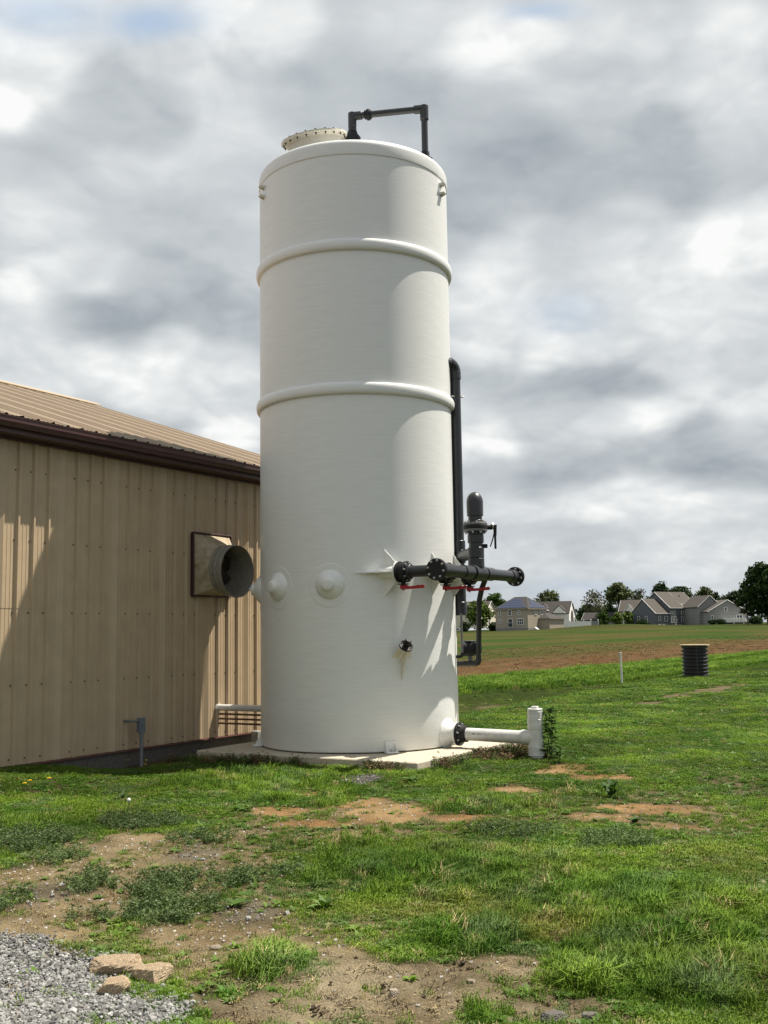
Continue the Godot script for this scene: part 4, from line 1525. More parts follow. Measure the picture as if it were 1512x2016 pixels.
func build_yard_objects() -> void:
	# broken slabs at the gravel edge
	var what := [
		[228, 1914, Vector3(0.25, 0.10, 0.18), 0.1, "broad pale brown rubble slab behind its two neighbours at the gravel edge", 61],
		[300, 1930, Vector3(0.21, 0.095, 0.18), -0.5, "pale brown rubble slab tilted against the broad slab", 62],
		[228, 1956, Vector3(0.155, 0.085, 0.11), 0.1, "smallest orange brown rubble piece lying on the gravel", 63],
		[245, 1884, Vector3(0.085, 0.03, 0.05), 0.2, "thin flat grey stone behind the rubble slabs", 64],
		[776, 1962, Vector3(0.055, 0.045, 0.05), 0.6, "single chalk white stone on the dark mud", 65],
		[1090, 2010, Vector3(0.11, 0.05, 0.08), 0.1, "wide grey stone half sunk in soil by the lone grass tuft", 66],
		[1160, 2008, Vector3(0.07, 0.04, 0.05), 0.9, "smaller grey stone beside the wide sunken one", 67],
		[930, 1862, Vector3(0.045, 0.03, 0.04), 0.4, "white pebble in the grass at the mud edge", 68],
		[425, 1868, Vector3(0.06, 0.025, 0.05), 0.2, "flat whitish stone on the thin dry grass", 69],
		[930, 1938, Vector3(0.05, 0.03, 0.045), 1.2, "flat pale chip of stone amid the mud clods", 70],
	]
	for w in what:
		var p := on_ground(w[0], w[1])
		var t := thing("rubble_stone", w[4], "stone", Transform3D(Basis(Vector3.UP, w[3]) * Basis(Vector3(0.3, 0, 1).normalized(), 0.10 if w[5] < 64 else 0.0), p + Vector3(0, w[2].y * 0.32, 0)), Vector3.ZERO, "loose stones")
		part(t, "stone", boulder(w[5], w[2], 0.34), M.rubble if w[5] < 64 else M.stone)
		if w[5] >= 64:
			var c: Color = [Color(0.30, 0.31, 0.31), Color(0.66, 0.63, 0.56), Color(0.26, 0.27, 0.275), Color(0.27, 0.28, 0.28), Color(0.62, 0.60, 0.56), Color(0.5, 0.48, 0.43), Color(0.5, 0.47, 0.42)][w[5] - 64]
			var m: StandardMaterial3D = M.rubble.duplicate()
			m.albedo_color = c.linear_to_srgb()
			t.get_child(0).material_override = m
	# corrugated riser with a plywood lid
	var p := on_ground(1370, 1331)
	var t := thing("corrugated_riser", "black corrugated plastic riser pipe with a plywood lid on the lawn", "riser pipe", Transform3D(Basis(), p))
	var b := MB.new()
	var prof := []
	var hgt := 1.05
	for k in 9:
		var y := -0.05 + hgt * k / 9.0
		var s := hgt / 9.0
		prof.append_array([Vector2(0.375, y), Vector2(0.375, y + s * 0.22), Vector2(0.42, y + s * 0.34), Vector2(0.432, y + s * 0.46), Vector2(0.432, y + s * 0.74), Vector2(0.42, y + s * 0.86), Vector2(0.375, y + s * 0.98)])
	b.lathe(Transform3D(), prof, 40)
	part(t, "corrugated_wall", b, M.corrugated_black)
	b = MB.new()
	b.box(Vector3(-0.06, hgt * 0.47, 0.414), Vector3(0.05, hgt * 0.94, 0.03), Basis(), 0.008)
	part(t, "mould_seam", b, M.corrugated_black)
	b = MB.new()
	b.cyl(Vector3(0, 1.0, 0), Vector3(0, 1.04, 0), 0.485, 40, -1.0, 0.004)
	part(t, "lid", b, M.plywood)
	# marker stake
	p = on_ground(1224.5, 1346)
	t = thing("marker_stake", "thin white plastic marker stake standing in the lawn", "stake", Transform3D(Basis(Vector3(0, 0, 1), 0.012), p))
	b = MB.new()
	b.cyl(Vector3(0, -0.1, 0), Vector3(0, 1.0, 0), 0.032, 14, -1.0, 0.004)
	part(t, "pipe_stake", b, M.white_pvc)
	b = MB.new()
	b.cyl(Vector3(0, 0.96, 0), Vector3(0, 1.005, 0), 0.036, 14, -1.0, 0.005)
	part(t, "end_cap", b, M.white_pvc)


# ---------- houses ----------
# House frame: the corner nearest the camera is the origin, x runs along the face that recedes to the right, -z along the face that recedes to the left.
func house_frame(px: float, py: float, z: float, alpha_deg: float) -> Transform3D:
	var a := deg_to_rad(alpha_deg)
	return Transform3D(Basis(Vector3(sin(a), 0, -cos(a)), Vector3.UP, Vector3(cos(a), 0, sin(a))), at_z(px, py, z))


func slab_roof(t: Node, pts: Array, m: Material, th := 0.16) -> MeshInstance3D:
	# pts: list of planar quads/triangles (arrays of Vector3), given thickness downwards
	var b := MB.new()
	for q in pts:
		var n: Vector3 = (q[1] - q[0]).cross(q[2] - q[0]).normalized()
		if n.y < 0.0: n = -n
		var low := []
		for p in q: low.append(p - n * th)
		for k in range(1, q.size() - 1):
			b.ftri(q[0], q[k], q[k + 1], n)
			b.ftri(low[0], low[k], low[k + 1], -n)
		var mid := Vector3.ZERO
		for p in q: mid += p / q.size()
		for k in q.size():
			var p: Vector3 = q[k]
			var r: Vector3 = q[(k + 1) % q.size()]
			b.quad(p, r, low[(k + 1) % q.size()], low[k], (p + r) * 0.5 - mid)
	return part(t, "roof", b, m)


func gable_block(t: Node, x0: float, x1: float, z0: float, z1: float, h0: float, eave: float, ridge: float, along_x: bool, wall: Material, roof: Material, over := 0.35, trim: Material = null) -> MeshInstance3D:
	var b := MB.new()
	var w: MeshInstance3D
	if along_x:
		var zm := (z0 + z1) * 0.5
		b.prism([Vector2(z0, h0), Vector2(z1, h0), Vector2(z1, eave), Vector2(zm, ridge), Vector2(z0, eave)], Vector3(x0, 0, 0), Vector3(0, 0, 1), Vector3.UP, Vector3(x1 - x0, 0, 0))
		w = part(t, "wall", b, wall)
		var dr := (ridge - eave) / (zm - z0) * over
		var up := 0.18
		slab_roof(t, [
			[Vector3(x0 - over * 0.6, eave - dr + up, z1 + over), Vector3(x1 + over * 0.6, eave - dr + up, z1 + over), Vector3(x1 + over * 0.6, ridge + up, zm), Vector3(x0 - over * 0.6, ridge + up, zm)],
			[Vector3(x0 - over * 0.6, eave - dr + up, z0 - over), Vector3(x1 + over * 0.6, eave - dr + up, z0 - over), Vector3(x1 + over * 0.6, ridge + up, zm), Vector3(x0 - over * 0.6, ridge + up, zm)]], roof)
		if trim:
			for e in [x0 - over * 0.6 - 0.05, x1 + over * 0.6 + 0.05]:
				b = MB.new()
				for s in [[z0 - over], [z1 + over]]:
					b.tube([Vector3(e, eave - dr + up - 0.1, s[0]), Vector3(e, ridge + up - 0.1, zm)], 0.075, 4)
				part(t, "rake_board", b, trim)
			for s in [z0 - over - 0.05, z1 + over + 0.05]:
				b = MB.new()
				b.box(Vector3((x0 + x1) * 0.5, eave - dr + up - 0.1, s), Vector3(x1 - x0 + over, 0.2, 0.1))
				part(t, "eave_gutter", b, trim)
	else:
		var xm := (x0 + x1) * 0.5
		b.prism([Vector2(x0, h0), Vector2(x1, h0), Vector2(x1, eave), Vector2(xm, ridge), Vector2(x0, eave)], Vector3(0, 0, z0), Vector3.RIGHT, Vector3.UP, Vector3(0, 0, z1 - z0))
		w = part(t, "wall", b, wall)
		var dr := (ridge - eave) / (xm - x0) * over
		var up := 0.18
		slab_roof(t, [
			[Vector3(x1 + over, eave - dr + up, z0 - over * 0.6), Vector3(x1 + over, eave - dr + up, z1 + over * 0.6), Vector3(xm, ridge + up, z1 + over * 0.6), Vector3(xm, ridge + up, z0 - over * 0.6)],
			[Vector3(x0 - over, eave - dr + up, z0 - over * 0.6), Vector3(x0 - over, eave - dr + up, z1 + over * 0.6), Vector3(xm, ridge + up, z1 + over * 0.6), Vector3(xm, ridge + up, z0 - over * 0.6)]], roof)
		if trim:
			for e in [z0 - over * 0.6 - 0.05, z1 + over * 0.6 + 0.05]:
				b = MB.new()
				for s in [x0 - over, x1 + over]:
					b.tube([Vector3(s, eave - dr + up - 0.1, e), Vector3(xm, ridge + up - 0.1, e)], 0.075, 4)
				part(t, "rake_board", b, trim)
	return w


func hip_block(t: Node, x0: float, x1: float, z0: float, z1: float, h0: float, eave: float, ridge: float, ridge_len: float, along_x: bool, wall: Material, roof: Material, over := 0.4) -> Array:
	var b := MB.new()
	b.box(Vector3((x0 + x1) * 0.5, (h0 + eave) * 0.5, (z0 + z1) * 0.5), Vector3(x1 - x0, eave - h0, z1 - z0))
	part(t, "wall", b, wall)
	var xm := (x0 + x1) * 0.5
	var zm := (z0 + z1) * 0.5
	var e := eave + 0.12
	var A := Vector3(x0 - over, e, z1 + over)
	var B := Vector3(x1 + over, e, z1 + over)
	var C := Vector3(x1 + over, e, z0 - over)
	var D := Vector3(x0 - over, e, z0 - over)
	var hl := ridge_len * 0.5
	var P := Vector3(xm - hl, ridge, zm) if along_x else Vector3(xm, ridge, zm - hl)
	var Q := Vector3(xm + hl, ridge, zm) if along_x else Vector3(xm, ridge, zm + hl)
	var faces := [[A, B, Q, P], [B, C, Q], [C, D, P, Q], [D, A, P]] if along_x else [[A, B, Q], [B, C, P, Q], [C, D, P], [D, A, Q, P]]
	slab_roof(t, faces, roof, 0.14)
	b = MB.new()
	b.box(Vector3(xm, e - 0.16, zm), Vector3(x1 - x0 + 2.0 * over - 0.04, 0.16, z1 - z0 + 2.0 * over - 0.04))
	part(t, "eave_trim", b, M.siding_tan)
	return [A, B, C, D, P, Q]


# a window on a wall face; face is the outward direction in the house frame
func window(t: Node, c: Vector3, face: Vector3, w: float, h: float, called := "window", bars := 1) -> void:
	var side := Vector3.UP.cross(face).normalized()
	var bs := Basis(side, Vector3.UP, face)
	var b := MB.new()
	var f := 0.12
	for e in [[0.0, h * 0.5, w + f, f], [0.0, -h * 0.5, w + f, f], [-w * 0.5, 0.0, f, h], [w * 0.5, 0.0, f, h]]:
		b.box(c + side * e[0] + Vector3(0, e[1], 0) + face * 0.05, Vector3(e[2], e[3], 0.12), bs)
	if bars > 0 and h > 0.8:
		b.box(c + face * 0.045, Vector3(w, 0.08, 0.1), bs)
	for k in range(1, bars):
		b.box(c + side * (-w * 0.5 + w * k / bars) + face * 0.048, Vector3(0.09, h, 0.1), bs)
	var o := part(t, called, b, M.white_trim)
	b = MB.new()
	b.box(c + face * 0.02, Vector3(w - 0.02, h - 0.02, 0.05), bs)
	part(o, "pane", b, M.window_glass)


func build_houses() -> void:
	var LX := Vector3.LEFT
	var FZ := Vector3(0, 0, 1)
	# tan house with solar panels
	var k := 265.0 / FPX
	var t := thing("solar_house", "tan two storey house with solar panels on its hipped roof", "house", house_frame(1040, 1246, -265, 40))
	var c := hip_block(t, 0, 8.9, -9.65, 0, 1.2, 6.0, 9.2, 3.6, false, M.siding_tan, M.shingle_dark)
	var b := MB.new()
	b.box(Vector3(4.45, 0.3, -4.82), Vector3(8.86, 1.8, 9.61))
	part(t, "foundation", b, M.foundation)
	var L := func(px: float, py: float) -> Vector3: return Vector3(0, (1246 - py) * k * 1.0, -(1040 - px) / 58.0 * 9.65)
	var R := func(px: float, py: float) -> Vector3: return Vector3((px - 1040) / 45.0 * 8.9, (1246 - py) * k, 0)
	for w in [[990, 1206, 0.6, 1.2, 1], [1008.5, 1206, 1.0, 1.3, 1], [1025, 1206, 0.6, 1.0, 1], [990.5, 1222, 0.6, 1.0, 1], [1009, 1226, 1.3, 2.1, 1], [1027, 1224, 1.8, 1.5, 3]]:
		window(t, L.call(w[0], w[1]), LX, w[2], w[3], "window", w[4])
	for w in [[1059, 1205, 0.9, 1.4], [1073, 1205, 0.9, 1.4], [1080.5, 1202, 1.0, 0.6]]:
		window(t, R.call(w[0], w[1]), FZ, w[2], w[3])
	b = MB.new()
	for e in 7:
		b.box(L.call(1006.0 + e, 1230) + Vector3(-0.4, 0, 0), Vector3(0.04, 0.9, 0.04))
	b.box(L.call(1009, 1226.5) + Vector3(-0.4, 0, 0), Vector3(0.05, 0.06, 1.3))
	part(t, "balcony_rail", b, M.deck_dark)
	# solar modules, each a sheet lying on its roof face
	for f in [[c[3], c[0], c[5], c[4], 7, 4], [c[0], c[1], c[5], c[5], 5, 4]]:
		var A: Vector3 = f[0]; var B: Vector3 = f[1]; var C: Vector3 = f[2]; var D: Vector3 = f[3]
		var n: Vector3 = (B - A).cross(C - A).normalized()
		if n.y < 0.0: n = -n
		for r in f[5]:
			for q in f[4]:
				var v0: float = 0.06 + 0.80 * r / f[5]
				var v1: float = 0.06 + 0.80 * (r + 1) / f[5] - 0.01
				var u0: float = (q + 0.03) / float(f[4])
				var u1: float = (q + 0.97) / float(f[4])
				if f[4] == 5 and (q < r * 0.4 or q > 4 - r * 0.5): continue
				if f[4] == 7 and (q > 6 - r * 0.5 or (r == 3 and q < 1)): continue
				var P := func(uu: float, vv: float) -> Vector3: return A.lerp(D, vv).lerp(B.lerp(C, vv), 0.06 + 0.88 * uu) + n * 0.06
				b = MB.new()
				b.quad(P.call(u0, v0), P.call(u1, v0), P.call(u1, v1), P.call(u0, v1), n)
				for e in [[u0, v0, u1, v0], [u1, v0, u1, v1], [u1, v1, u0, v1], [u0, v1, u0, v0]]:
					var p: Vector3 = P.call(e[0], e[1])
					var s: Vector3 = P.call(e[2], e[3])
					b.quad(p, s, s - n * 0.05, p - n * 0.05, (p + s) * 0.5 - P.call((u0 + u1) * 0.5, (v0 + v1) * 0.5))
				part(t, "solar_module", b, M.solar_glass)
	# its low wing
	hip_block(t, 5.3, 12.4, -4.0, 3.0, 0.5, 3.5, 5.2, 1.2, true, M.siding_tan, M.shingle_dark)
	b = MB.new()
	b.box(Vector3(8.85, 0.0, -0.5), Vector3(7.06, 1.2, 6.96))
	part(t, "wing_foundation", b, M.foundation)
	b = MB.new()
	b.prism([Vector2(0, 0), Vector2(1.6, 0), Vector2(0, 1.0)], Vector3(3.0, 0.4, 0.02), FZ, Vector3.UP, Vector3(1.3, 0, 0))
	part(t, "cellar_hatch", b, M.white_trim)

	# cream gabled house at the tank edge
	t = thing("cream_house", "cream gabled house with brown roof behind the willow", "house", house_frame(958, 1232, -300, 28))
	gable_block(t, 0, 7.0, -13, 0, -0.5, 4.3, 6.9, false, M.siding_cream, M.shingle_brown, 0.35, M.white_trim)
	for w in [[2.2, 3.4, 0.9, 1.3], [5.0, 3.4, 0.9, 1.3], [2.2, 1.2, 0.9, 1.3]]:
		window(t, Vector3(w[0], w[1], 0), FZ, w[2], w[3])
	window(t, Vector3(0, 1.2, -3), LX, 1.0, 1.4)
	window(t, Vector3(0, 3.4, -6), LX, 1.0, 1.2)
	gable_block(t, 6.0, 11.0, -7, -1, -0.5, 3.0, 5.4, true, M.siding_tan, M.shingle_dark, 0.3, M.white_trim)
	b = MB.new()
	b.box(Vector3(9.0, 1.0, -0.98), Vector3(3.0, 2.0, 0.06))
	part(t, "porch_opening", b, M.deck_dark)

	# white gabled house behind the solar house
	t = thing("white_house", "white gabled house with dark roof behind the solar house", "house", house_frame(1121, 1234, -300, 22))
	gable_block(t, 0, 8.0, -10.5, 0, -1.0, 3.9, 7.2, false, M.siding_white, M.shingle_dark, 0.3, M.white_trim)
	for e in [[-2.6, 1.6, 4.6, 6.0], [-7.0, 1.1, 5.3, 6.5]]:
		gable_block(t, -1.0, 2.4, e[0] - e[1], e[0] + e[1], e[2] - 0.7, e[2] - 0.1, e[3], true, M.siding_white, M.shingle_dark, 0.15)
	b = MB.new()
	b.prism([Vector2(2.4, -1), Vector2(5.6, -1), Vector2(5.6, 3.0), Vector2(5.1, 4.3), Vector2(4.0, 4.9), Vector2(2.9, 4.3), Vector2(2.4, 3.0)], Vector3(0, 0, 0.02), Vector3.RIGHT, Vector3.UP, FZ * 0.06)
	part(t, "arched_doorway", b, M.deck_dark)
	window(t, Vector3(7.0, 2.0, 0), FZ, 0.8, 1.4)

	# low grey-roofed house in the trees
	t = thing("low_house", "low pale house with grey roof among the small trees", "house", house_frame(1205, 1235, -345, 30))
	gable_block(t, 0, 6, -10, 0, -1.0, 2.6, 4.8, false, M.siding_pale_grey, M.shingle_dark, 0.4, M.white_trim)
	window(t, Vector3(3, 1.3, 0), FZ, 1.0, 1.2)
	window(t, Vector3(0, 1.3, -4), LX, 1.2, 1.2)

	# porch house left of the grey house
	t = thing("porch_house", "brown roofed house with a white porch beside the grey house", "house", house_frame(1258, 1235, -335, 24))
	gable_block(t, 0, 9, -6.0, 0, -1.0, 5.2, 8.6, false, M.siding_pale_grey, M.shingle_brown, 0.4, M.white_trim)
	gable_block(t, -2.6, 3.0, -4.2, -0.6, 3.4, 4.6, 7.2, true, M.siding_white, M.shingle_brown, 0.3, M.white_trim)
	for e in [-4.2, -2.4, -0.6]:
		b = MB.new()
		b.box(Vector3(-2.5, 1.2, e), Vector3(0.25, 4.4, 0.25))
		part(t, "porch_post", b, M.white_trim)
	window(t, Vector3(-2.6, 4.4, -2.4), LX, 1.2, 0.9)

	# grey house with the long roof
	var kk := 300.0 / FPX
	t = thing("grey_house", "large slate grey house with brown shingle roof and a gabled wing", "house", house_frame(1291.6, 1233.5, -300, 55))
	gable_block(t, 0, 6.2, -9, 0, 0.7, 3.85, 7.8, true, M.siding_grey, M.shingle_brown, 0.3, M.white_trim)
	gable_block(t, 5.9, 11.7, -10.3, 0.3, 0.7, 5.4, 9.9, true, M.siding_grey, M.shingle_brown, 0.3, M.white_trim)
	gable_block(t, 11.7, 18.2, -8.9, -1.1, 0.7, 6.6, 9.88, true, M.siding_grey, M.shingle_brown, 0.3, M.white_trim)
	for e in [[0.02, 6.2, -8.98, -0.02], [5.92, 11.68, -10.2, 0.28], [11.7, 18.18, -8.8, -1.12]]:
		b = MB.new()
		b.box(Vector3((e[0] + e[1]) * 0.5, -0.1, (e[2] + e[3]) * 0.5), Vector3(e[1] - e[0], 1.9, e[3] - e[2]))
		part(t, "foundation", b, M.foundation)
	for w in [[-6.2, 2.2, 0.8, 1.5], [-3.4, 2.2, 0.8, 1.5]]:
		window(t, Vector3(0, w[1], w[0]), LX, w[2], w[3])
	for w in [[1.6, 2.3, 0.0, 0.9, 1.2], [4.4, 2.2, 0.0, 1.3, 1.3], [6.5, 1.9, 0.3, 0.7, 1.6], [6.5, 3.7, 0.3, 0.7, 1.1], [7.8, 1.9, 0.3, 0.8, 1.8], [7.8, 3.8, 0.3, 0.8, 1.2], [11.1, 2.0, 0.3, 0.8, 1.6], [11.1, 3.9, 0.3, 0.8, 1.2], [13.5, 1.9, -1.1, 2.3, 2.1], [16.6, 2.6, -1.1, 1.0, 1.4], [16.3, 5.3, -1.1, 0.8, 1.5]]:
		window(t, Vector3(w[0], w[1], w[2]), FZ, w[3], w[4], "window", 3 if w[3] > 2.0 else 1)
	for w in [[1.5, 0.0], [3.2, 0.0], [8.2, 0.3], [10.2, 0.3], [16.6, -1.1]]:
		window(t, Vector3(w[0], 0.35, w[1]), FZ, 0.9, 0.4, "cellar_window", 0)
	b = MB.new()
	b.box(Vector3(13.5, 0.72, -0.95), Vector3(2.6, 0.22, 0.5))
	part(t, "door_step", b, M.white_trim)
	for e in [[8.5, 7.0, -3.0], [14.5, 8.2, -3.3]]:
		b = MB.new()
		b.cyl(Vector3(e[0], e[1], e[2]), Vector3(e[0], e[1] + 1.0, e[2]), 0.12, 10)
		part(t, "vent_pipe", b, M.shingle_dark)

	# pale grey house with a white deck
	t = thing("deck_house", "pale grey gabled house with a white railed deck", "house", Transform3D(Basis(Vector3.UP, 0.12), at_z(1396, 1233, -292)))
	gable_block(t, 0, 11.0, -12, 0, -0.5, 4.1, 7.1, false, M.siding_pale_grey, M.shingle_brown, 0.4, M.white_trim)
	gable_block(t, -1.0, 5.5, -16, -4, -0.5, 5.6, 8.5, false, M.siding_pale_grey, M.shingle_brown, 0.4, M.white_trim)
	window(t, Vector3(5.0, 4.6, 0), FZ, 0.8, 1.1)
	window(t, Vector3(8.9, 2.0, 0), FZ, 1.6, 2.0, "patio_door", 2)
	window(t, Vector3(1.0, 2.0, 0), FZ, 0.6, 1.8)
	b = MB.new()
	b.box(Vector3(7.2, 1.1, 1.6), Vector3(8.4, 0.25, 3.0))
	part(t, "deck_floor", b, M.white_trim)
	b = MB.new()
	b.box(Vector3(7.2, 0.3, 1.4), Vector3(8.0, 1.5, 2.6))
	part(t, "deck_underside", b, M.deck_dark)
	b = MB.new()
	b.box(Vector3(7.2, 2.15, 3.0), Vector3(8.4, 0.1, 0.1))
	b.box(Vector3(7.2, 1.35, 3.0), Vector3(8.4, 0.08, 0.08))
	part(t, "deck_rail", b, M.white_trim)
	b = MB.new()
	for e in 56:
		b.box(Vector3(3.1 + e * 0.149, 1.75, 3.0), Vector3(0.06, 0.8, 0.05))
	part(t, "deck_balusters", b, M.white_trim, "stuff")
	for e in [3.05, 5.8, 8.6, 11.35]:
		b = MB.new()
		b.box(Vector3(e, 0.9, 3.0), Vector3(0.2, 2.8, 0.2))
		part(t, "deck_post", b, M.white_trim)

	# white yard fence and a brick pier
	t = thing("yard_fence", "white vinyl yard fence before the white house", "fence", house_frame(1121, 1233.5, -288, 84))
	for e in 5:
		b = MB.new()
		b.box(Vector3(0.05 + e * 2.0, 0.75, 0), Vector3(0.16, 1.9, 0.16))
		b.lathe(Transform3D(Basis(Vector3.UP, PI / 4), Vector3(0.05 + e * 2.0, 1.7, 0)), [Vector2(0.14, 0), Vector2(0.0, 0.14)], 4)
		part(t, "fence_post", b, M.white_trim)
		if e < 4:
			b = MB.new()
			b.box(Vector3(1.05 + e * 2.0, 0.62, 0), Vector3(1.84, 1.5, 0.05))
			part(t, "fence_panel", b, M.siding_white if e < 3 else M.siding_pale_grey)
	t = thing("brick_pier", "small brick pier with a white pointed cap on the lawn edge", "brick pier", Transform3D(Basis(Vector3.UP, 0.5), at_z(944.5, 1236, -268)))
	b = MB.new()
	b.box(Vector3(0, 1.0, 0), Vector3(0.75, 2.6, 0.75))
	part(t, "brick_shaft", b, M.red_brick)
	b = MB.new()
	b.lathe(Transform3D(Basis(Vector3.UP, PI / 4), Vector3(0, 2.3, 0)), [Vector2(0.0, 0.0), Vector2(0.7, 0.0), Vector2(0.7, 0.15), Vector2(0.0, 1.1)], 4)
	part(t, "pointed_cap", b, M.siding_white)


# ---------- trees ----------
# crown: leaf clumps spread through the volumes of several lobes along the limbs
func tree(called: String, label: String, base: Vector3, height: float, width: float, sd: int, leaf: Color, density: float, leaf_size: float, crown_from := 0.3, conifer := false, group := "trees around the houses") -> void:
	var t := thing(called, label, "tree", Transform3D(Basis(), base), Vector3.ZERO, group)
	var r := RandomNumberGenerator.new()
	r.seed = sd
	var trunk := MB.new()
	var th := height * (0.92 if conifer else 0.62)
	var sway := Vector3(r.randf_range(-0.04, 0.04), 0, r.randf_range(-0.04, 0.04)) * height
	trunk.tube([Vector3(0, -0.5, 0), Vector3(0, th * 0.3, 0) + sway * 0.2, Vector3(0, th * 0.65, 0) + sway * 0.6, Vector3(0, th, 0) + sway], maxf(height * 0.018, 0.12), 8, true, height * 0.004)
	part(t, "trunk", trunk, M.bark)
	var lobes := []
	if conifer:
		for k in 10:
			var f := k / 9.0
			lobes.append([Vector3(0, height * lerpf(crown_from, 0.97, f), 0), width * 0.5 * (1.05 - f) + 0.15, height * 0.07])
	else:
		var nl := 9 + int(density * 5.0)
		for k in nl:
			var f := (k + 0.5) / nl
			var a := k * 2.4 + r.randf()
			var y := height * lerpf(crown_from + 0.1, 0.93, pow(f, 0.85))
			var prof := sin(PI * clampf(0.16 + 0.76 * f, 0.0, 1.0))
			var off := width * 0.34 * prof * r.randf_range(0.55, 1.1)
			var rad := width * r.randf_range(0.17, 0.28) * (0.55 + 0.6 * prof)
			var c := Vector3(cos(a) * off, y, sin(a) * off) + sway * f
			lobes.append([c, rad, rad * r.randf_range(0.65, 0.9)])
			var limb := MB.new()
			var s := Vector3(0, minf(y * r.randf_range(0.45, 0.7), th), 0) + sway * 0.5
			limb.tube([s, s.lerp(c, 0.5) + Vector3(0, height * 0.02, 0), c], height * 0.006, 5, false, height * 0.0015)
			part(t, "limb", limb, M.bark)
			for q in 3:
				var twig := MB.new()
				var e := c + Vector3(r.randf_range(-1, 1), r.randf_range(-0.2, 1), r.randf_range(-1, 1)) * rad
				twig.tube([c, e], height * 0.002, 3, false, 0.01)
				part(t, "twig", twig, M.bark)
	var b := MB.new()
	b.colored = true
	for l in lobes:
		var n := int(density * 30.0 * pow(l[1] / leaf_size, 2.0))
		n = clampi(n, 40, 1500)
		var shade := r.randf_range(0.75, 1.2)
		for k in n:
			var d := Vector3(r.randfn(), r.randfn(), r.randfn()).normalized()
			var q := d * pow(r.randf(), 0.42) * (1.0 + 0.3 * noise_a.get_noise_3dv(d * 2.0 + l[0]))
			var p: Vector3 = l[0] + Vector3(q.x * l[1], q.y * l[2], q.z * l[1])
			var s := leaf_size * r.randf_range(0.5, 1.25)
			var nrm := (d + Vector3(r.randfn(), r.randfn() + 0.6, r.randfn()) * 0.7).normalized()
			var e := nrm.cross(Vector3(r.randfn(), r.randfn(), r.randfn())).normalized()
			var g := nrm.cross(e)
			var v := shade * r.randf_range(0.65, 1.35)
			b.col = Color(leaf.r * v, leaf.g * v, leaf.b * v * r.randf_range(0.8, 1.1))
			b.tri(p + e * s * 0.5, p + g * s * 0.42 - e * s * 0.1, p - g * s * 0.36 - e * s * 0.2, nrm, nrm, nrm)
			b.tri(p - e * s * 0.55 + nrm * 0.1 * s, p + g * s * 0.42 - e * s * 0.1, p - g * s * 0.36 - e * s * 0.2, nrm, nrm, nrm)
	part(t, "crown", b, M.leaf)


# by the pixels of the crown's top, half width and foot, at distance z
func tree_px(called: String, label: String, px: float, top: float, foot: float, half: float, z: float, sd: int, leaf: Color, density := 1.0, crown_from := 0.3, conifer := false, leaf_size := 0.75) -> void:
	var p := at_z(px, foot, z)
	p.y = minf(p.y, gh(p.x, p.z))
	var h := at_z(px, top, z).y - p.y
	tree(called, label, p, h, 2.0 * half * -z / FPX, sd, leaf, density, leaf_size, crown_from, conifer)


